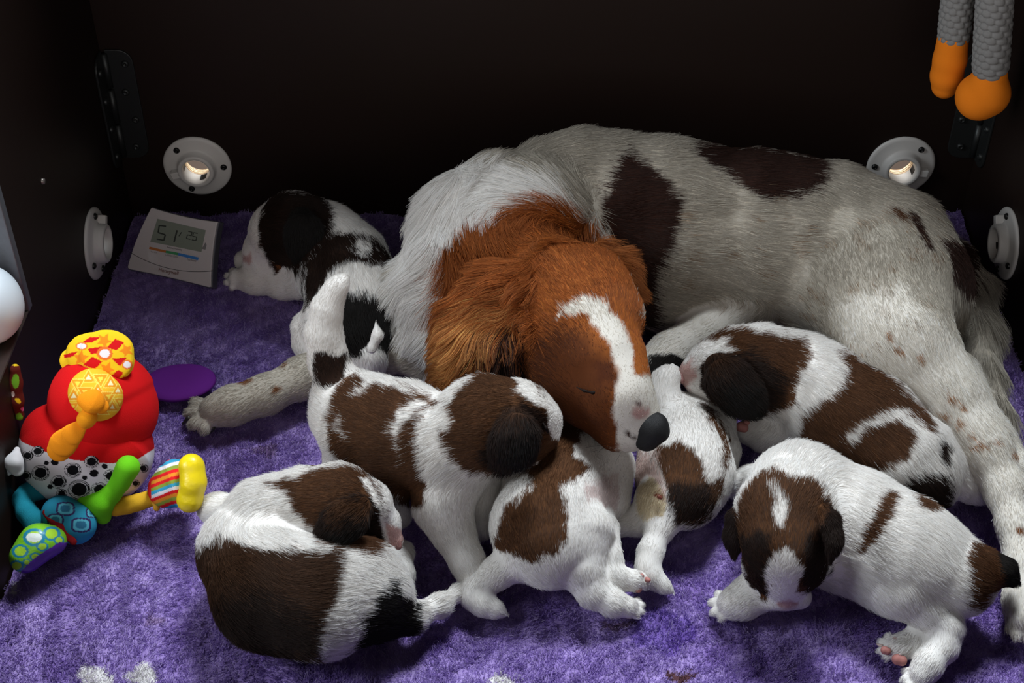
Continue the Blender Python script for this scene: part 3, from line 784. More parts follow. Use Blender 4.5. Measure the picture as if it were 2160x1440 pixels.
# ---- curled puppy at the front left
p = chain([(560, 1110, 0.070, 92), (530, 1165, 0.060, 100), (580, 1240, 0.060, 124), (675, 1265, 0.060, 116), (755, 1240, 0.055, 98), (790, 1270, 0.048, 76)], 'body', 0.0125, 0.02)
p += chain([(650, 1062, 0.098, 74), (565, 1090, 0.082, 84)], 'neck', 0.014, 0.007)
p += chain([(768, 1068, 0.098, 60), (715, 1058, 0.102, 80), (650, 1062, 0.100, 74)], 'head', 0.009, 0.006)
p += chain([(828, 1138, 0.064, 22), (810, 1104, 0.078, 34), (780, 1074, 0.094, 50)], 'head', 0.0035, 0.006)
p += chain([(520, 1085, 0.050, 46), (460, 1075, 0.035, 30), (442, 1072, 0.030, 25)], 'leg', 0.006, 0.015)
p += chain([(800, 1190, 0.036, 44), (848, 1165, 0.026, 20), (848, 1210, 0.022, 23), (840, 1238, 0.018, 20)], 'leg', 0.0065, 0.01)
p += chain([(800, 1290, 0.042, 52), (866, 1304, 0.032, 29), (925, 1278, 0.026, 20), (965, 1252, 0.022, 13), (990, 1238, 0.018, 4)], 'tail', 0.009, 0.012)
hb = [(556, 1022), (620, 1003), (680, 985), (722, 975), (770, 985), (800, 1040), (812, 1110), (815, 1160), (800, 1172), (720, 1152), (668, 1140), (642, 1100), (620, 1070), (600, 1040)]
L = [((0.060, 0.027, 0.013), [(400, 1165), (470, 1140), (560, 1158), (650, 1165), (725, 1148), (728, 1220), (712, 1270), (690, 1320), (665, 1400), (400, 1400)], ['body'], 2.0),
     (DBR, [(440, 1270), (560, 1250), (680, 1300), (665, 1400), (440, 1400)], ['body'], 6.0),
     (BLKF, [(842, 1222), (856, 1260), (900, 1290), (905, 1330), (850, 1380), (720, 1400), (760, 1360), (775, 1310), (800, 1265), (812, 1250)], ['body', 'tail', 'leg'], 2.0),
     (WHITE, [(900, 1280), (940, 1230), (1010, 1220), (1010, 1280), (900, 1330), (885, 1290)], ['tail'], 1.5),
     (BRN, hb, ['head', 'neck', 'body'], 1.6), (DBR, [(690, 1060), (800, 1040), (815, 1160), (720, 1155), (670, 1140)], ['head'], 2.0),
     (WHITE, [(752, 1000), (770, 1005), (800, 1045), (808, 1085), (815, 1100), (850, 1120), (850, 1175), (815, 1165), (806, 1120), (798, 1075), (780, 1040)], ['head'], 1.0), (PINK, [(812, 1100), (850, 1115), (850, 1180), (818, 1170)], ['head'])]
pup = puppy('brown and white puppy curled up asleep at the front beside the stuffed toy', p, L, 75000)
ear_part(pup, [(762, 1066, 0.132, 20), (740, 1088, 0.128, 34), (714, 1108, 0.120, 36), (694, 1120, 0.112, 24)], DBR, [(BRN, [(700, 1050), (790, 1050), (770, 1090), (700, 1100)], None, 3.0), (BLKF, [(690, 1120), (780, 1110), (770, 1160), (670, 1160)], None, 3.0)], ((-0.1, -0.75, 0.65), 3.2), 0.010, 7000)
small('nose', pup, chain([(838, 1142, 0.066, 8), (840, 1152, 0.062, 8)], k=0.004), M_NOSEP, 0.0007)

# ---- standing puppy with its tail in the air
p = chain([(930, 945, 0.098, 98), (850, 915, 0.100, 102), (760, 880, 0.100, 92), (735, 865, 0.098, 82)], 'body', 0.008, 0.02, -1.0)
p = chain([(945, 950, 0.098, 96), (850, 915, 0.100, 102), (760, 882, 0.100, 90), (738, 866, 0.100, 80)], 'body', 0.0115, 0.02)
p += chain([(1010, 900, 0.140, 92), (935, 935, 0.115, 96)], 'neck', 0.013, 0.02)
p += chain([(1090, 880, 0.150, 78), (1035, 885, 0.150, 94)], 'head', 0.009, 0.02)
p += chain([(1152, 890, 0.138, 29), (1128, 885, 0.142, 48), (1085, 880, 0.148, 68)], 'head', 0.0035, 0.014)
p += chain([(1110, 945, 0.128, 40), (1145, 925, 0.130, 30)], 'head', 0.004, 0.012)
p += chain([(955, 990, 0.088, 78), (935, 1065, 0.066, 58), (956, 1122, 0.048, 40), (984, 1180, 0.034, 32), (1003, 1225, 0.022, 30)], 'leg', 0.0065, 0.014)
p += chain([(1003, 1225, 0.020, 28), (1012, 1245, 0.014, 26)], 'leg', 0.0045, 0.01)
p += chain([(1000, 960, 0.085, 60), (1010, 1010, 0.060, 42), (1015, 1060, 0.040, 32), (1015, 1110, 0.020, 28)], 'leg', 0.0065, 0.014)
p += chain([(745, 930, 0.090, 66), (722, 985, 0.060, 36), (700, 1015, 0.036, 26), (718, 1040, 0.016, 28), (740, 1045, 0.012, 24)], 'leg', 0.0065, 0.014)
p += chain([(820, 960, 0.080, 66), (830, 1020, 0.050, 40), (815, 1050, 0.03, 28), (840, 1085, 0.016, 28)], 'leg', 0.0065, 0.014)
p += chain([(712, 815, 0.125, 42), (694, 762, 0.150, 37), (682, 705, 0.178, 34), (690, 650, 0.205, 27), (706, 612, 0.223, 17), (718, 597, 0.230, 9), (728, 586, 0.235, 2)], 'tail', 0.006, 0.015)
L = [(BRN, [(690, 830), (730, 790), (765, 770), (810, 790), (905, 835), (920, 850), (870, 865), (835, 905), (838, 960), (870, 1020), (905, 1060), (870, 1075), (800, 1040), (740, 985), (720, 985), (690, 960), (682, 900)], ['body', 'leg', 'neck'], 1.4),
     (BRN, [(845, 870), (890, 850), (925, 845), (880, 880), (866, 930), (880, 990), (912, 1062), (870, 1075), (838, 960)], ['body', 'leg', 'neck'], 1.4),
     (WHITE, [(745, 755), (790, 760), (860, 815), (880, 838), (830, 815), (790, 808), (760, 825), (735, 835), (760, 800)], ['body'], 1.6),
     (WHITE, [(870, 845), (905, 848), (850, 890), (830, 925), (815, 905), (838, 865)], ['body', 'neck'], 2.0), (WHITE, [(706, 880), (716, 878), (720, 930), (710, 940)], ['body'], 2.2),
     (WHITE, [(655, 820), (690, 800), (730, 770), (700, 830), (684, 880), (686, 940), (720, 985), (690, 1060), (640, 1060)], ['body', 'leg'], 1.2),
     (DBR, [(660, 745), (735, 745), (730, 800), (690, 830), (660, 800)], ['tail'], 1.4),
     (BRN, [(935, 860), (960, 830), (1000, 785), (1065, 780), (1130, 800), (1160, 860), (1165, 950), (1130, 985), (1065, 1012), (985, 1000), (930, 945), (922, 900)], ['head', 'neck', 'body'], 1.6),
     (DBR, [(1050, 880), (1110, 850), (1155, 880), (1140, 960), (1080, 1000), (1000, 985)], ['head'], 2.0),
     (WHITE, [(1075, 792), (1110, 790), (1160, 845), (1150, 862), (1105, 835), (1082, 825), (1095, 812)], ['head'], 1.2), (WHITE, [(1150, 850), (1190, 850), (1190, 930), (1166, 930), (1158, 900)], ['head'], 1.0), (BRN, [(1140, 905), (1166, 925), (1190, 930), (1160, 970), (1120, 980)], ['head'], 1.0),
     (WHITE, [(935, 865), (960, 870), (925, 905), (935, 950), (985, 1005), (1065, 1015), (1065, 1100), (905, 1100), (880, 990), (866, 920)], ['body', 'leg'], 1.4), (WHITE, [(885, 870), (945, 855), (975, 885), (930, 915), (930, 950), (975, 1000), (900, 1000), (870, 930)], ['neck'], 1.6)]
pup = puppy('brown and white puppy standing with its white tail raised', p, L, 75000)
ear_part(pup, [(1082, 880, 0.188, 24), (1088, 912, 0.182, 42), (1082, 946, 0.166, 44), (1064, 968, 0.150, 32)], DBR, [((0.045, 0.020, 0.010), [(1030, 850), (1120, 850), (1110, 890), (1040, 905)], None, 5.0), (BLKF, [(1070, 930), (1140, 900), (1130, 1000), (1040, 1000)], None, 6.0)], ((0.15, -0.85, 0.5), 3.4), 0.010, 7000)
small('closed_eye', pup, chain([(1146, 893, 0.165, 2.5), (1152, 903, 0.162, 3), (1156, 912, 0.158, 2.5)], k=0.002), M_LID, 0.0006)
small('nose', pup, chain([(1172, 880, 0.140, 7), (1176, 890, 0.137, 8)], k=0.004), M_NOSEP, 0.0007)

# ---- puppy in the middle with its rump to the camera
p = chain([(1215, 960, 0.050, 80), (1178, 1030, 0.058, 100), (1150, 1110, 0.058, 106), (1165, 1150, 0.052, 92)], 'body', 0.007, 0.02)
p += chain([(1276, 985, 0.050, 64), (1272, 1048, 0.044, 58)], 'body', 0.004, 0.02)
p += chain([(1185, 880, 0.040, 66), (1205, 930, 0.045, 66)], 'head', 0.008, 0.02)
p += chain([(1110, 1010, 0.05, 52), (1075, 1060, 0.03, 40)], 'body', 0.006, 0.02)
p += chain([(1222, 1125, 0.058, 74), (1226, 1200, 0.042, 46), (1250, 1245, 0.028, 34), (1290, 1270, 0.020, 27), (1322, 1280, 0.016, 23)], 'leg', 0.0065, 0.008)
p += paw(1326, 1281, 0.014, 25, 5, 'leg', 0.0045, 30)
p += chain([(1258, 1120, 0.040, 50), (1278, 1180, 0.034, 34), (1292, 1218, 0.028, 28), (1335, 1224, 0.024, 24)], 'leg', 0.0065, 0.006)
p += paw(1342, 1223, 0.023, 25, -8, 'leg', 0.0045, 32)
p += chain([(1105, 1172, 0.042, 46), (1045, 1210, 0.032, 31), (1002, 1242, 0.024, 24), (996, 1262, 0.020, 17), (1020, 1276, 0.018, 19), (1046, 1286, 0.014, 13), (1068, 1296, 0.010, 2)], 'tail', 0.005, 0.012)
L = [(BRN, [(1085, 1010), (1120, 975), (1175, 880), (1235, 900), (1210, 960), (1245, 985), (1235, 1000), (1185, 1025), (1195, 1060), (1200, 1095), (1190, 1110), (1192, 1140), (1170, 1170), (1120, 1186), (1080, 1165), (1030, 1165), (1050, 1120), (1070, 1065), (1110, 1020)], ['body', 'head', 'leg'], 1.6),
     (WHITE, [(1068, 1045), (1095, 1005), (1125, 1000), (1110, 1030), (1080, 1060)], ['body'], 2.0), (BRN, [(1100, 800), (1260, 800), (1240, 890), (1210, 940), (1100, 960)], ['head', 'body'], 1.5),
     ((0.60, 0.50, 0.48), [(1235, 1020), (1300, 1000), (1300, 1080), (1250, 1100)], ['body'], 2.0)]
pup = puppy("white and brown puppy lying under the mother dog's chin with its rump to the front", p, L, 60000)
pads(pup, [(1352, 1213, 0.030, 6), (1366, 1222, 0.026, 6), (1344, 1240, 0.020, 9), (1325, 1294, 0.010, 10), (1342, 1282, 0.014, 6)])

# ---- puppy on its side right of the mother's nose
p = chain([(1425, 880, 0.050, 52), (1452, 935, 0.052, 78), (1455, 1000, 0.052, 86), (1445, 1045, 0.048, 72)], 'body', 0.007, 0.018)
p += chain([(1392, 955, 0.042, 46), (1382, 1010, 0.040, 42)], 'body', 0.005, 0.015)
p += chain([(1490, 880, 0.045, 56), (1500, 940, 0.040, 48)], 'body', 0.006, 0.018)
p += chain([(1520, 845, 0.030, 42), (1490, 880, 0.040, 50)], 'head', 0.006, 0.018)
p += chain([(1415, 890, 0.060, 40), (1396, 840, 0.075, 32), (1402, 805, 0.088, 24), (1412, 792, 0.092, 21)], 'leg', 0.0065, 0.012)
p += paw(1414, 790, 0.092, 18, -60, 'leg', 0.002, 34)
p += chain([(1378, 1048, 0.046, 38), (1390, 1075, 0.04, 36)], 'belly', 0.0022, 0.010)
p += chain([(1395, 1060, 0.046, 48), (1350, 1098, 0.026, 30), (1300, 1102, 0.020, 27), (1270, 1098, 0.016, 24)], 'leg', 0.0065, 0.010)
p += chain([(1418, 1060, 0.046, 40), (1396, 1108, 0.036, 27), (1372, 1165, 0.026, 23), (1365, 1198, 0.020, 20), (1378, 1220, 0.014, 18), (1400, 1236, 0.010, 10), (1419, 1248, 0.008, 2)], 'tail', 0.005, 0.012)
p += chain([(1520, 900, 0.045, 26), (1538, 950, 0.038, 22), (1540, 990, 0.03, 18)], 'body', 0.004, 0.008)
L = [(BRN, [(1372, 952), (1395, 938), (1445, 935), (1475, 960), (1500, 1020), (1530, 1000), (1545, 940), (1530, 900), (1500, 860), (1475, 850), (1510, 900), (1525, 950), (1528, 1040), (1512, 1085), (1465, 1110), (1430, 1105), (1415, 1060), (1400, 1020), (1390, 985)], ['body', 'leg', 'tail'], 1.5),
     (DBR, [(1400, 1020), (1500, 1020), (1512, 1085), (1465, 1110), (1420, 1105)], ['body', 'tail'], 3.0), (WHITE, [(1440, 900), (1490, 880), (1515, 930), (1512, 990), (1505, 1030), (1488, 990), (1465, 950)], ['body'], 2.2),
     (WHITE, [(1530, 860), (1570, 860), (1570, 985), (1545, 985), (1540, 930)], ['body'], 1.2), (WHITE, [(1500, 1075), (1530, 1040), (1545, 1040), (1530, 1090), (1500, 1110)], ['body'], 1.4), (DBR, [(1480, 800), (1600, 800), (1600, 870), (1500, 875)], ['head'], 1.5),
     ((0.62, 0.52, 0.36), ell(1375, 1055, 40, 45), ['belly', 'leg'], 1.5), ((0.60, 0.46, 0.42), [(1320, 930), (1375, 950), (1395, 1010), (1400, 1080), (1320, 1060)], ['body'], 3.0), ((0.22, 0.06, 0.03), ell(1390, 1046, 6, 7), ['belly', 'body', 'leg'])]
pup = puppy("white puppy with a brown haunch rolled on its side right of the mother dog's nose", p, L, 50000)
small('navel', pup, chain([(1390, 1047, 0.072, 4.5), (1394, 1050, 0.071, 4)], k=0.003), principled('red_brown_scab', (0.14, 0.03, 0.015), 0.6), 0.0006)

# ---- nursing puppy against the mother's belly
p = chain([(1680, 790, 0.085, 84), (1745, 835, 0.078, 100), (1830, 900, 0.074, 106), (1915, 970, 0.066, 92), (1945, 1000, 0.058, 76)], 'body', 0.0125, 0.02)
p += chain([(1600, 780, 0.098, 86), (1680, 800, 0.085, 84)], 'neck', 0.014, 0.02)
p += chain([(1540, 770, 0.096, 74), (1600, 775, 0.098, 84)], 'head', 0.009, 0.02)
p += chain([(1462, 788, 0.088, 29), (1495, 775, 0.094, 44), (1545, 768, 0.096, 68)], 'head', 0.0035, 0.014)
p += chain([(1480, 815, 0.076, 26), (1520, 830, 0.076, 40)], 'head', 0.004, 0.012)
p += chain([(1690, 860, 0.060, 60), (1640, 905, 0.036, 34), (1612, 918, 0.026, 28), (1608, 925, 0.022, 26)], 'leg', 0.0065, 0.012)
p += chain([(1640, 880, 0.045, 36), (1590, 905, 0.026, 24), (1572, 912, 0.022, 22)], 'leg', 0.0045, 0.010)
p += chain([(1950, 965, 0.062, 72), (2005, 985, 0.046, 46), (2042, 1020, 0.032, 34), (2062, 1038, 0.022, 26)], 'leg', 0.0075, 0.014)
p += chain([(1950, 1020, 0.05, 50), (1985, 1040, 0.035, 30)], 'leg', 0.0075, 0.012)
L = [(BRN, [(1470, 720), (1510, 700), (1560, 685), (1620, 700), (1700, 715), (1712, 750), (1690, 800), (1680, 860), (1640, 868), (1600, 880), (1530, 870), (1480, 840), (1468, 790), (1480, 750)], ['head', 'neck', 'body'], 1.6),
     (DBR, [(1490, 745), (1600, 740), (1660, 800), (1640, 868), (1530, 872), (1480, 840), (1472, 790)], ['head', 'neck'], 3.0),
     (WHITE, [(1480, 718), (1545, 712), (1530, 728), (1560, 738), (1510, 748), (1478, 770), (1480, 820), (1500, 845), (1480, 850), (1420, 820), (1425, 770), (1455, 740)], ['head'], 1.0), (PINK, [(1425, 770), (1462, 755), (1466, 790), (1445, 830), (1425, 810)], ['head'], 1.5),
     (BRN, [(1775, 735), (1860, 780), (1950, 855), (1985, 920), (1955, 900), (1910, 868), (1870, 870), (1800, 910), (1790, 928), (1830, 900), (1900, 885), (1935, 915), (1925, 950), (1890, 980), (1860, 1000), (1780, 990), (1700, 950), (1690, 920), (1760, 840), (1790, 800)], ['body'], 1.6),
     (BRN, [(1700, 880), (1760, 830), (1800, 930), (1860, 1000), (1660, 1000)], ['body'], 1.6),
     (DBR, [(1990, 930), (2010, 950), (2008, 990), (1985, 960)], ['body', 'leg'], 1.2), (DBR, [(1925, 1010), (1960, 1000), (2010, 1010), (2010, 1080), (1960, 1090), (1900, 1050)], ['body', 'leg'], 1.6),
     (WHITE, [(1785, 925), (1815, 892), (1870, 868), (1920, 868), (1905, 882), (1850, 895), (1815, 920), (1792, 940)], ['body'], 1.5)]
pup = puppy("brown and white puppy with dark head and white collar against the mother dog's belly", p, L, 70000)
ear_part(pup, [(1512, 770, 0.125, 26), (1535, 800, 0.122, 46), (1565, 835, 0.108, 44), (1585, 855, 0.098, 26)], DBR, [(BLKF, [(1520, 820), (1620, 800), (1620, 900), (1520, 900)], None, 6.0), ((0.045, 0.020, 0.010), [(1490, 740), (1560, 735), (1540, 790), (1490, 800)], None, 5.0)], ((-0.15, -0.75, 0.65), 3.4), 0.010, 7000)
small('nose', pup, chain([(1440, 792, 0.090, 8), (1438, 802, 0.087, 7)], k=0.004), M_NOSEP, 0.0007)
pads(pup, [(1566, 900, 0.036, 11), (1575, 890, 0.040, 6)])

# ---- puppy at the back, lying with its chin on its paws
p = chain([(680, 505, 0.080, 70), (722, 560, 0.072, 92), (755, 640, 0.066, 100), (765, 700, 0.058, 92)], 'body', 0.0115, 0.02)
p += chain([(620, 485, 0.095, 72), (685, 505, 0.085, 74)], 'neck', 0.013, 0.02)
p += chain([(585, 490, 0.085, 58), (622, 480, 0.092, 68)], 'head', 0.008, 0.02)
p += chain([(535, 552, 0.040, 22), (552, 530, 0.055, 36), (585, 500, 0.078, 54)], 'head', 0.0035, 0.014)
p += chain([(600, 555, 0.050, 34), (560, 565, 0.040, 24)], 'head', 0.004, 0.012)
p += chain([(670, 580, 0.050, 60), (600, 596, 0.026, 33), (540, 592, 0.020, 26), (505, 588, 0.016, 23)], 'leg', 0.0065, 0.012)
p += paw(505, 588, 0.014, 24, 178, 'leg', 0.0045, 32)
p += chain([(560, 560, 0.022, 26), (525, 550, 0.018, 20), (512, 548, 0.016, 18)], 'leg', 0.0045, 0.010)
p += chain([(690, 680, 0.060, 62), (655, 695, 0.045, 36), (648, 725, 0.030, 26), (668, 770, 0.020, 20), (662, 810, 0.014, 17), (660, 822, 0.012, 14)], 'leg', 0.0065, 0.012)
p += chain([(784, 750, 0.062, 25), (784, 765, 0.050, 24), (784, 785, 0.040, 22)], 'leg', 0.0065, 0.012)
p += chain([(784, 735, 0.096, 11), (796, 708, 0.108, 8), (793, 682, 0.118, 3)], 'tail', 0.005, 0.010)
L = [(DBR, [(545, 400), (680, 400), (706, 450), (694, 500), (650, 550), (620, 585), (580, 585), (550, 535), (540, 490), (550, 450)], ['head', 'neck', 'body'], 1.4), (TAN, [(575, 540), (625, 530), (620, 575), (590, 580)], ['head'], 2.0), (BRN, [(545, 480), (575, 470), (575, 510), (552, 515)], ['head'], 2.0),
     (WHITE, [(520, 425), (560, 400), (580, 412), (562, 440), (550, 480), (545, 515), (562, 545), (580, 575), (500, 590), (500, 520), (520, 500)], ['head'], 1.0),
     (DBR, [(640, 560), (660, 520), (700, 490), (790, 500), (830, 540), (820, 560), (740, 550), (690, 580), (660, 640), (640, 660)], ['body', 'leg', 'neck'], 1.6),
     (BLKF, [(700, 640), (720, 620), (770, 625), (830, 640), (830, 750), (770, 760), (690, 750), (660, 705), (640, 695), (650, 680)], ['body', 'leg'], 1.6), (WHITE, [(620, 700), (660, 700), (690, 740), (690, 830), (620, 830)], ['leg'], 1.2), (WHITE, [(755, 730), (830, 735), (830, 790), (755, 790)], ['leg'], 1.2),
     (WHITE, [(755, 505), (790, 515), (775, 535), (745, 530)], ['body'], 2.0), (PINK, ell(524, 545, 9, 12), ['head'])]
pup = puppy('dark brown and white puppy resting chin on paws near the hygrometer', p, L, 60000)
ear_part(pup, [(635, 460, 0.135, 24), (640, 490, 0.128, 36), (640, 520, 0.110, 32), (635, 540, 0.095, 18)], BLKF, [], ((-0.1, -0.8, 0.55), 3.2), 0.009, 6000)
small('nose', pup, chain([(527, 543, 0.054, 9), (536, 548, 0.055, 9)], k=0.004), M_NOSEP, 0.0007)
small('closed_eye', pup, chain([(564, 512, 0.085, 3), (574, 516, 0.086, 3.5), (584, 516, 0.087, 3)], k=0.002), M_LID, 0.0006)
pads(pup, [(659, 826, 0.014, 8)])
# ------------------------------------------------------------------ hygrometer on the rug by the back wall
class Plane:
    def __init__(s, a, b, c):
        s.o = np.array(a, float); x = np.array(b) - s.o; s.x = x / np.linalg.norm(x)
        n = np.cross(x, np.array(c) - s.o); s.n = n / np.linalg.norm(n)
        s.y = np.cross(s.n, s.x)
    def at(s, px, py, off=0.0):
        p0 = np.array([0, -CAM_D, CAM_H]); d = W(px, py, 0.0)[0] - p0
        t = ((s.o - p0) @ s.n) / (d @ s.n)
        return p0 + d * t + s.n * off
HP = Plane(W(266, 572, 0.006)[0], W(448, 607, 0.006)[0], W(318, 435, 0.072)[0])
hc_ = lambda x, y: (160 + x / 6.0, 400 + y / 6.0)
M_CASE = principled('white_hygrometer_plastic', (0.50, 0.46, 0.46), 0.35)
M_CLEAR = principled('clear_grey_plastic', (0.10, 0.10, 0.12), 0.1, spec=0.6)
def on_plane(pts, off): return [HP.at(*hc_(*p), off) for p in pts]
def slab(name, pts, h0, h1, mat, parent, w=0.0):
    k = len(pts)
    V = on_plane(pts, h0) + on_plane(pts, h1)
    o = mesh_obj(name, V, [tuple(range(k)), tuple(range(k, 2 * k))] + [(i, (i + 1) % k, k + (i + 1) % k, k + i) for i in range(k)], mat, parent, smooth=False)
    fix_normals(o)
    if w: bevel(o, w, 3)
    return o
def arc(p, q, sag, n=10):
    p, q = np.array(p, float), np.array(q, float); d = q - p; nn = np.array([d[1], -d[0]]) / np.linalg.norm(d)
    return [tuple(p + d * t + nn * sag * 4 * t * (1 - t)) for t in np.linspace(0, 1, n)]
outline = arc((955, 215), (1815, 400), -25) + arc((1800, 430), (1720, 1240), -20)[0:] + arc((1690, 1245), (650, 1010), -10) + arc((640, 980), (940, 230), 25)
bl, br = W(266, 572, 0.0)[0], W(448, 607, 0.0)[0]
hyg = empty('hygrometer', ((bl + br) / 2))
tag(hyg, 'white digital hygrometer reading 51 propped on the rug beside the box corner', 'hygrometer')
inner = [(1385 + (x - 1385) * 0.975, 720 + (y - 720) * 0.975) for x, y in outline]
case = slab('case', outline, -0.018, -0.002, M_CLEAR, hyg, 0.002)
face = slab('front_cover', inner, -0.0025, 0.0012, M_CASE, hyg, 0.001)
V = on_plane([(900, 500), (1500, 620), (1500, 900), (900, 800)], -0.017)
ft = [np.array([p[0], p[1] + 0.020, 0.0]) for p in on_plane([(900, 800), (1500, 900)], -0.022)]
V2 = V[:2] + [ft[1], ft[0]]
o = mesh_obj('stand', [*V2, *[p + np.array([0, 0.003, 0]) for p in V2]], [(0, 1, 2, 3), (4, 7, 6, 5), (0, 4, 5, 1), (1, 5, 6, 2), (2, 6, 7, 3), (3, 7, 4, 0)], M_CASE, hyg, smooth=False)
M_LCD = principled('grey_green_display', (0.20, 0.225, 0.185), 0.3)
M_INK = principled('dark_grey_print', (0.03, 0.035, 0.03), 0.6)
lcd = slab('display', [(1040, 370), (1650, 515), (1595, 790), (950, 660)], 0.0010, 0.0018, M_LCD, hyg)
def stroke(name, pts, w, mat, parent, off=0.0021):
    P = [np.array(p, float) for p in pts]; V, Fc = [], []
    for p, q in zip(P[:-1], P[1:]):
        d = (q - p) / np.linalg.norm(q - p); nn = np.array([-d[1], d[0]]) * w / 2
        b = len(V)
        for h in (off - 0.0006, off): V += [HP.at(*hc_(*x), h) for x in (p + nn, q + nn, q - nn, p - nn)]
        Fc += [(b, b + 1, b + 2, b + 3), (b + 4, b + 5, b + 6, b + 7)] + [(b + i, b + (i + 1) % 4, b + 4 + (i + 1) % 4, b + 4 + i) for i in range(4)]
    o = mesh_obj(name, V, Fc, mat, parent, smooth=False); fix_normals(o)
    return o
stroke('digit', [(1150, 465), (1064, 455), (1050, 545), (1140, 572), (1122, 642), (1032, 625)], 17, M_INK, lcd)
stroke('digit', [(1290, 515), (1252, 662)], 19, M_INK, lcd)
stroke('percent_sign', [(1345, 540), (1312, 590)], 10, M_INK, lcd)
stroke('digit', [(1432, 530), (1480, 540), (1470, 585), (1420, 574), (1408, 618), (1458, 630)], 11, M_INK, lcd)
stroke('digit', [(1548, 556), (1498, 545), (1486, 590), (1538, 602), (1526, 646), (1476, 636)], 11, M_INK, lcd)
bars = slab('comfort_bar', [(940, 722), (1150, 772), (1142, 800), (932, 752)], 0.0010, 0.0016, principled('orange_print', hexc('b06a34'), 0.6), hyg); bars['label'] = 'orange part of the comfort scale'
o = slab('comfort_bar', [(1150, 770), (1305, 800), (1297, 832), (1142, 800)], 0.0010, 0.0016, principled('green_print', hexc('3f8f5c'), 0.6), hyg); o['label'] = 'green part of the comfort scale'
o = slab('comfort_bar', [(1305, 800), (1560, 858), (1552, 895), (1297, 832)], 0.0010, 0.0016, principled('blue_print', hexc('3474b8'), 0.6), hyg); o['label'] = 'blue part of the comfort scale'
M_SEAM = principled('seam_line', (0.06, 0.055, 0.055), 0.6)
stroke('seam', arc((695, 795), (1765, 1025), -95, 18), 7, M_SEAM, hyg, 0.0014)
slab('button', [(1645, 670), (1660, 700), (1645, 760), (1598, 750)], 0.0010, 0.0016, principled('grey_button', (0.18, 0.17, 0.17), 0.5), hyg)
def text(body, a, b, h, mat, parent, bold=0.0):
    """lettering along the line between two points of the hygrometer's face"""
    cu = bpy.data.curves.new('lettering', 'FONT'); cu.body = body; cu.size = 1.0; cu.extrude = 0.0; cu.offset = bold
    t = bpy.data.objects.new('lettering_source', cu); COL.objects.link(t)
    bpy.context.view_layer.update()
    me = bpy.data.meshes.new_from_object(t.evaluated_get(bpy.context.evaluated_depsgraph_get()))
    bpy.data.objects.remove(t)
    n = len(me.vertices); co = np.zeros(n * 3); me.vertices.foreach_get('co', co); co = co.reshape(-1, 3)
    wid = co[:, 0].max() - co[:, 0].min(); hei = co[:, 1].max() - co[:, 1].min()
    A, B = HP.at(*hc_(*a), 0.0018), HP.at(*hc_(*b), 0.0018)
    X = (B - A); L = np.linalg.norm(X); X /= L; Y = np.cross(HP.n, X)
    hm = h / 6.0 * 0.0006
    V = A + np.outer((co[:, 0] - co[:, 0].min()) / wid * L, X) + np.outer((co[:, 1] - co[:, 1].min()) / hei * hm, Y)
    Fc = [tuple(p.vertices) for p in me.polygons]
    o = mesh_obj('lettering', V, Fc, mat, parent, smooth=False)
    return o
M_GREY = principled('grey_print', (0.13, 0.12, 0.12), 0.7)
M_LOGO = principled('red_grey_print', (0.20, 0.12, 0.11), 0.7)
text('Honeywell', (1050, 1048), (1300, 1098), 62, M_LOGO, hyg, 0.02)
text('Relative Humidity', (1160, 746), (1350, 782), 30, M_GREY, hyg)
text('Too dry', (950, 800), (1030, 812), 26, M_GREY, hyg)
text('Comfort Zone', (1140, 835), (1295, 865), 28, M_GREY, hyg)
text('Too humid', (1412, 893), (1528, 916), 28, M_GREY, hyg)

# ------------------------------------------------------------------ wooden step outside the low sill with a rounded white jar on it
M_STEP = principled('brown_wood', (0.20, 0.11, 0.06), 0.5); add_bump(M_STEP, 60, 0.2, 0.001, color_var=0.5)
V, Q = box_v((-0.646, -0.53, 0.072), (0.205, 0.215, 0.178)); o = bevel(mesh_obj('step_stool', V, Q, M_STEP, smooth=False), 0.004)
tag(o, 'brown wooden step just outside the low sill, under the white jar', 'step stool')
M_TUB = principled('white_enamel', (0.66, 0.72, 0.78), 0.35)
jc, js = W(-36, 652, 0.198)
V, Fc = lathe([(0.001, 0.1622)] + [(0.040 * math.sin(t) ** 0.8 + 0.002, 0.203 - 0.0405 * math.cos(t)) for t in np.linspace(0.35, 2.9, 26)] + [(0.001, 0.2435)], (jc[0], jc[1], 0), (0, 0, 1), (1, 0, 0), (0, 1, 0), 64)
o = mesh_obj('white_jar', V, Fc, M_TUB); fix_normals(o)
tag(o, 'smooth white rounded jar standing outside the low sill', 'jar')

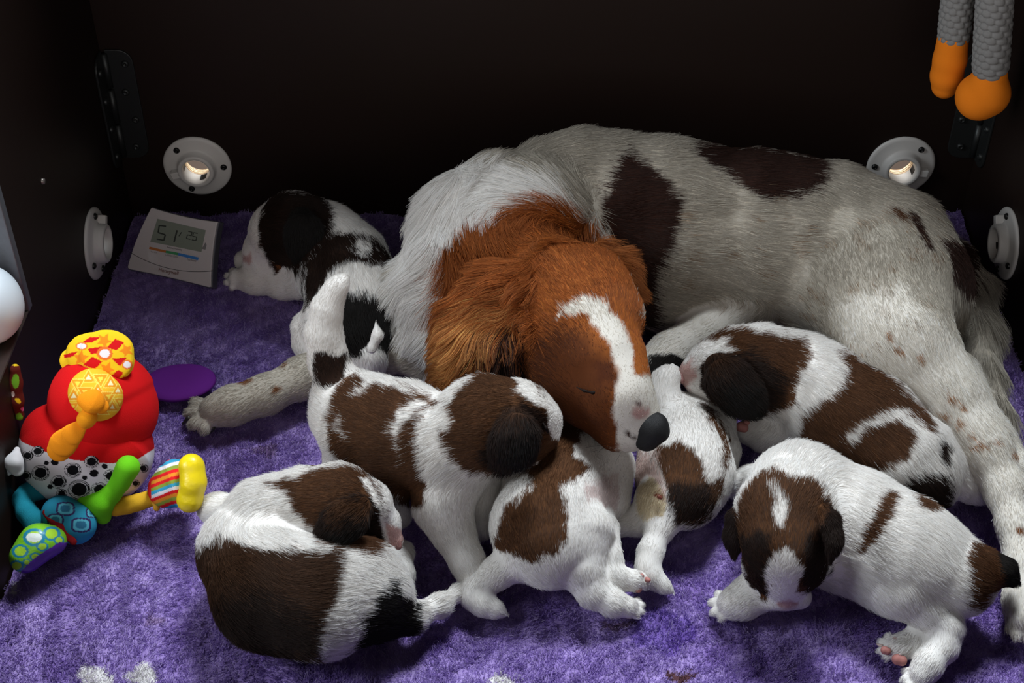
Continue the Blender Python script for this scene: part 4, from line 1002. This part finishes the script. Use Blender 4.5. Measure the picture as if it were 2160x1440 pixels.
# ------------------------------------------------------------------ long-legged plush hanging in the corner
M_PLG = principled('grey_bobble_plush', (0.20, 0.195, 0.19), 0.95, spec=0.05)
M_PLO = principled('orange_plush', hexc('e07a1e'), 0.95, spec=0.05); add_bump(M_PLO, 1500, 0.3, 0.0006)
def ydepth(px, py, Y):
    """height on a sight line where it meets the upright plane Y"""
    v = (py - 720.0) / F; d = (Y + CAM_D) / (CT - v * ST)
    return CAM_H - d * (ST + v * CT)
def hang(pts, Y, **kw):
    return chain([(px, py, ydepth(px, py, Y), r) for px, py, r in pts], **kw)
def bobbled(prims, vox, rad, pitch):
    """plush knitted in rows of bobbles"""
    V, Q = sdf_mesh(prims, vox, 1)
    N = np.zeros_like(V)
    for i in range(4): np.add.at(N, Q[:, i], np.cross(V[Q[:, 1]] - V[Q[:, 0]], V[Q[:, 3]] - V[Q[:, 0]]))
    N /= np.linalg.norm(N, axis=1, keepdims=True) + 1e-12
    c = np.array([(p['a'] + p['b']) / 2 for p in prims]).mean(0)
    ang = np.arctan2(V[:, 1] - c[1], V[:, 0] - c[0]); nb = max(6, round(2 * math.pi * rad / pitch))
    row = V[:, 2] / (pitch * 0.75); off = (np.floor(row) % 2) * 0.5
    u = ang / (2 * math.pi) * nb + off; fu = u - np.floor(u) - 0.5; fv = row - np.floor(row) - 0.5
    b = np.sqrt(np.clip(1 - (fu * fu + fv * fv) * 3.2, 0, 1))
    return V + N * (b[:, None] * 0.0026 - 0.0012), Q
plush = empty('plush_toy', (0.60, -0.09, 0.30))
tag(plush, 'grey bobble plush toy with orange feet hanging from the box wall', 'plush toy')
def plush_leg(top, mid, foot, Yd):
    g = hang([top, mid], Yd)
    V, Q = bobbled(g, 0.0011, 0.017, 0.0105)
    leg = mesh_obj('leg', V, Q, M_PLG, plush)
    V, Q = sdf_mesh(hang(foot, Yd, k=0.003), 0.0014, 3)
    ft_ = mesh_obj('foot', V, Q, M_PLO, leg); ft_['label'] = 'orange foot'
plush_leg((2034, -160, 33), (2013, 70, 33), [(2010, 84, 33), (2004, 125, 35), (1997, 160, 34), (1993, 180, 28)], -0.14)
plush_leg((2108, -160, 39), (2090, 138, 37), [(2089, 158, 36), (2080, 196, 50), (2066, 204, 50)], -0.19)
V, Q = sdf_mesh(wchain([(0.575, -0.165, 0.465, 0.040), (0.59, -0.13, 0.55, 0.050), (0.66, -0.10, 0.58, 0.05)]), 0.003, 1)
mesh_obj('body', V, Q, M_PLG, plush)

# ------------------------------------------------------------------ bright stuffed toy
tc_ = lambda x, y: (x * 0.38885, 680 + y * 0.38885)
toy = empty('stuffed_toy', np.array([W(183, 955, 0.06)[0][0], W(183, 955, 0.06)[0][1], 0.0]))
tag(toy, 'multicoloured stuffed toy of red balls with patterned limbs leaning on the side wall', 'toy')
def cloth(name, rough=0.9, bump=1400, st=0.25, sheen=0.0):
    m = principled(name, rough=rough, spec=0.15, attr='col'); add_bump(m, bump, st, 0.0008); return m
M_PLUSHC, M_PRINT = cloth('short_plush', 0.95, 1500, 0.5), cloth('printed_cotton', 0.8, 2500, 0.12)
M_SATIN = principled('satin', rough=0.32, spec=0.5, attr='col'); add_bump(M_SATIN, 60, 0.35, 0.004)
def tp(name, pts, base, layers=(), mat=None, vox=0.0014, k=0.008, flat=None, parent=None, crop=True, smooth=2, lab=None, extra=()):
    P = [((*tc_(a, b), z, r * 0.38885) if crop else (a, b, z, r)) for a, b, z, r in pts]
    pr = chain(P, k=k, flat=flat) + list(extra)
    V, Q = sdf_mesh(pr, vox, smooth, zmin=-0.002)
    L = [(hexc(c), [tc_(*q) for q in poly]) if crop else (hexc(c), poly) for c, poly in layers]
    C = paint0(V, hexc(base), L)
    o = mesh_obj(name, V, Q, mat or M_PLUSHC, parent or toy, col=C)
    if lab: o['label'] = lab
    return o
def paint0(P, base, layers):
    C = np.tile(np.array(base, float), (len(P), 1)); px = proj(P)
    for c, poly in layers: C[in_poly(px, poly)] = c
    return C
RED, WHT, BLK = 'd01216', 'e8e2e6', '141216'
rings = []
for x, y, r, t in ((220, 815, 50, 1), (318, 865, 44, 1), (395, 800, 48, 1), (430, 905, 62, 1), (540, 905, 46, 1), (600, 832, 40, 1), (150, 722, 32, 1), (205, 698, 34, 1), (778, 790, 28, 1), (735, 872, 24, 1),
                   (298, 757, 22, 0), (510, 817, 24, 0), (252, 762, 14, 0), (460, 842, 15, 0), (568, 780, 17, 0), (272, 890, 15, 0), (140, 830, 30, 1), (335, 928, 30, 1), (497, 755, 40, 1), (640, 905, 16, 0)):
    sq = 0.86
    if t: rings += [(BLK, ell(x, y, r, r * sq)), (WHT, ell(x, y, r * 0.92, r * 0.92 * sq)), (BLK, ell(x + 2, y, r * 0.84, r * 0.84 * sq)), (WHT, ell(x, y, r * 0.76, r * 0.76 * sq))]
    rings.append((BLK, ell(x, y, r * (0.68 if t else 1), r * sq * (0.68 if t else 1))))
bowl = [(60, 560), (120, 648), (240, 700), (400, 745), (600, 765), (750, 740), (835, 685), (900, 600), (900, 1100), (60, 1100)]
tp('back_ball', [(560, 440, 0.105, 292), (575, 470, 0.10, 280)], RED, vox=0.002)
tp('front_ball', [(400, 700, 0.058, 288), (545, 700, 0.058, 285)], RED, [(WHT, bowl), ('1c2038', ell(568, 560, 46, 16, 12))] + rings, vox=0.0009, extra=chain([(*tc_(258, 585), 0.082, 46), (*tc_(280, 640), 0.075, 58)], k=0.012) + chain([(*tc_(690, 620), 0.078, 42), (*tc_(660, 660), 0.075, 58)], k=0.012), lab='red cushion over a white cotton bowl with black rings')
YEL, ORG = 'f0c41e', 'f08a1a'
ear_l = [(RED, [(490, 78), (545, 80), (500, 108), (440, 112)]), (ORG, star(565, 98, 44, 10)), (RED, [(625, 88), (675, 108), (632, 152), (580, 135)]), ('e8842a', ell(443, 128, 34, 22)), (WHT, ell(443, 128, 25, 15)),
         (RED, [(475, 142), (555, 130), (540, 165), (495, 172)]), (ORG, star(440, 193, 46, -15)), ('e8742a', ell(568, 168, 44, 38)), (WHT, ell(568, 168, 28, 24)), (RED, [(345, 175), (425, 155), (395, 185), (350, 192)]),
         (RED, [(500, 185), (556, 212), (515, 252), (452, 230)]), (RED, [(605, 195), (690, 190), (650, 238)]), (ORG, star(685, 152, 42, 30)), (ORG, star(580, 255, 46, 5)), ('e8742a', ell(445, 262, 40, 30)), (WHT, ell(445, 262, 26, 18)), (RED, [(600, 290), (640, 258), (670, 272), (640, 310)]), ('e8742a', ell(690, 228, 30, 26)), (WHT, ell(690, 228, 20, 18))]
up = (0.0, -0.72, 0.69)
tp('ear', [(385, 205, 0.152, 62), (455, 175, 0.162, 82), (545, 172, 0.168, 96), (610, 175, 0.168, 100), (640, 230, 0.160, 68)], YEL, ear_l, M_PRINT, 0.0010, 0.012, (up, 4.5), lab='yellow printed ear with red squares, orange stars and white dots')
tri = []
for x, y, s, a in ((480, 300, 44, 0), (420, 330, 44, 60), (545, 305, 46, 60), (600, 330, 44, 0), (400, 400, 44, 0), (460, 375, 46, 60), (530, 375, 48, 0), (590, 400, 46, 60), (640, 370, 40, 0), (650, 430, 36, 60), (610, 460, 38, 0), (395, 455, 36, 60), (560, 480, 36, 0)):
    T = lambda r: [(x + r * math.cos(math.radians(a - 90 + q)), y + r * math.sin(math.radians(a - 90 + q))) for q in (0, 120, 240)]
    tri += [('f4d860', T(s * 1.15)), ('ec9a22', T(s * 0.95)), ('f3e6b0' if a == 0 else 'f6d24a', T(s * 0.42))]
tp('patterned_ball', [(505, 380, 0.150, 132), (535, 405, 0.148, 130)], 'f0b52a', tri, M_PRINT, 0.0009, lab='yellow ball printed with triangles')
tp('nose_ruffle', [(450, 420, 0.168, 34), (500, 428, 0.168, 62), (552, 455, 0.160, 40)], 'f09016', (), None, 0.001, 0.006, ((0.1, -0.6, 0.8), 2.2))
tp('nose_knot', [(478, 515, 0.152, 50), (468, 525, 0.148, 52)], 'f59a1a')
tp('nose_ribbon', [(440, 560, 0.142, 34), (395, 605, 0.136, 48), (345, 655, 0.126, 66), (322, 690, 0.118, 66)], 'f0901a', (), None, 0.0009, 0.006, ((0.25, -0.75, 0.6), 4.5))
GRN = '6cc81e'
ga = tp('arm', [(694, 785, 0.078, 66), (650, 862, 0.060, 56), (600, 925, 0.048, 58), (545, 985, 0.040, 62), (560, 1050, 0.026, 45)], GRN, k=0.004, extra=chain([(*tc_(545, 985), 0.040, 24), (*tc_(470, 975), 0.036, 20)], k=0.006), lab='lime green plush arm')
tp('arm', [(215, 905, 0.040, 58), (150, 925, 0.040, 52), (120, 960, 0.040, 50), (145, 1030, 0.036, 54), (185, 1075, 0.032, 56), (190, 1130, 0.026, 55)], '1d7f93', k=0.005, lab='teal plush arm')
sqs = []
for x, y, r in ((355, 1010, 52), (440, 1098, 56), (300, 1070, 46), (505, 1030, 40)):
    rr = lambda s: [(x + s * r * (abs(math.cos(t)) ** 0.6) * math.copysign(1, math.cos(t)) * 1.0, y + s * r * 0.72 * (abs(math.sin(t)) ** 0.6) * math.copysign(1, math.sin(t)) - 0.25 * s * r * math.cos(t) * 0) for t in np.linspace(0, 6.28, 24, endpoint=False)]
    sqs += [('3a2a60', rr(1.0)), ('5bb6cc', rr(0.78)), ('2f6f90', rr(0.5))]
tp('leg', [(330, 1040, 0.034, 105), (415, 1095, 0.030, 108)], '2e93b4', sqs, M_PRINT, 0.0011, lab='blue printed leg with square rings')
tp('fin', [(250, 1030, 0.045, 22), (330, 1120, 0.040, 26), (400, 1190, 0.030, 20)], '7d1418', (), None, 0.001, 0.005, ((0.5, -0.6, 0.5), 2.5), lab='dark red felt edging')
shl = []
for x, y, r in ((185, 1165, 62), (110, 1240, 48), (280, 1145, 50), (230, 1215, 34), (90, 1320, 40), (190, 1270, 30), (320, 1180, 30), (145, 1300, 24)):
    shl += [('2a8aa8', ell(x, y, r, r * 0.8)), ('a9d83a', ell(x, y, r * 0.66, r * 0.55))]
shl += [('e9f2ec', ell(185, 1165, 44, 26))]
sole = [(105, 1420), (115, 1345), (190, 1275), (320, 1192), (390, 1190), (385, 1260), (280, 1340), (160, 1420)]
tp('shoe', [(140, 1270, 0.030, 88), (210, 1195, 0.036, 92), (290, 1180, 0.032, 75)], '7cc42a', shl + [('5a2a9c', sole)], M_SATIN, 0.0010, 0.012, lab='green and blue satin shoe with a purple sole')
YL2 = 'e6b22e'
tp('arm', [(625, 1010, 0.026, 42), (690, 990, 0.027, 46), (750, 975, 0.028, 44), (810, 955, 0.030, 46)], YL2, k=0.004, lab='yellow plush arm')
tp('cuff', [(845, 890, 0.040, 20), (850, 950, 0.034, 26), (850, 1005, 0.026, 20)], 'e0a63a', k=0.006)
stp = []
cols = ['d81e22', '3aa0c8', 'e8e2e6', '8a9a3a', 'd81e22', 'e08a2a', 'd81e22', '8a9a3a', '3aa0c8', 'e8e2e6', 'd81e22', 'e08a2a', '8a9a3a', 'd81e22', '3aa0c8', 'e8e2e6', '8a9a3a', 'd81e22', 'd81e22']
for i, c in enumerate(cols):
    y0 = 700 + i * 19
    stp.append((c, [(820, y0 + 66), (930, y0 + 22), (1030, y0), (1030, y0 + 20), (930, y0 + 42), (820, y0 + 86)]))
tp('cup_hand', [(885, 915, 0.040, 62), (925, 893, 0.042, 112), (952, 883, 0.043, 140)], 'd81e22', stp, M_PRINT, 0.0010, 0.012, lab='striped cotton hand with blue, red and green bands')
tp('hand_palm', [(1038, 780, 0.078, 70), (1050, 865, 0.066, 66), (1030, 960, 0.050, 72)], 'f0d418', (), M_SATIN, 0.0011, 0.006, extra=chain([(*tc_(1062, 790), 0.076, 17), (*tc_(1030, 890), 0.066, 16)], k=0.004), lab='shiny yellow satin palm')
bel = [('6cae2a', ell(85, 318, 20, 40)), ('e9e2da', ell(70, 388, 10, 16)), ('e8c21e', ell(98, 425, 20, 12, 35)), ('6cae2a', ell(104, 520, 20, 30)), ('e8c21e', ell(85, 225, 26, 12)), ('d06a9a', ell(125, 468, 14, 12))]
tp('ear', [(82, 255, 0.150, 32), (82, 330, 0.135, 36), (90, 420, 0.118, 34), (108, 505, 0.10, 28)], '5c1e16', bel, M_PRINT, 0.0010, 0.008, ((0.75, -0.5, 0.4), 2.2), lab='brown printed ear with green spots')
tp('tag', [(40, 800, 0.075, 34), (75, 760, 0.085, 44), (95, 800, 0.078, 36)], 'c9c9cb', (), M_PRINT, 0.0011, 0.006, ((0.5, -0.6, 0.6), 3.0), extra=chain([(*tc_(92, 690), 0.09, 7), (*tc_(80, 760), 0.085, 15)], k=0.004), lab='crumpled white fabric tag')
pc, ps = W(378, 803, 0.012)
V, Fc = lathe([(0.001, 0.003), (0.7, 0.0035), (0.95, 0.0025), (1.0, 0.0), (0.95, -0.0025), (0.001, -0.003)], (0, 0, 0), (0, 0, 1), (1, 0, 0), (0, 1, 0), 48)
V = np.array(V); nn_ = wnoise(V + 5, 1.1)
V = np.stack([pc[0] + V[:, 0] * 78 * ps, pc[1] + V[:, 1] * 0.032, 0.010 + V[:, 2] + nn_[:, 2] * 0.002 + V[:, 0] * 0.002], 1)
o = mesh_obj('ear', V, Fc, principled('purple_felt', hexc('5c1f78'), 0.9, spec=0.1), toy); fix_normals(o)
o['label'] = 'flat purple felt ear lying on the rug'
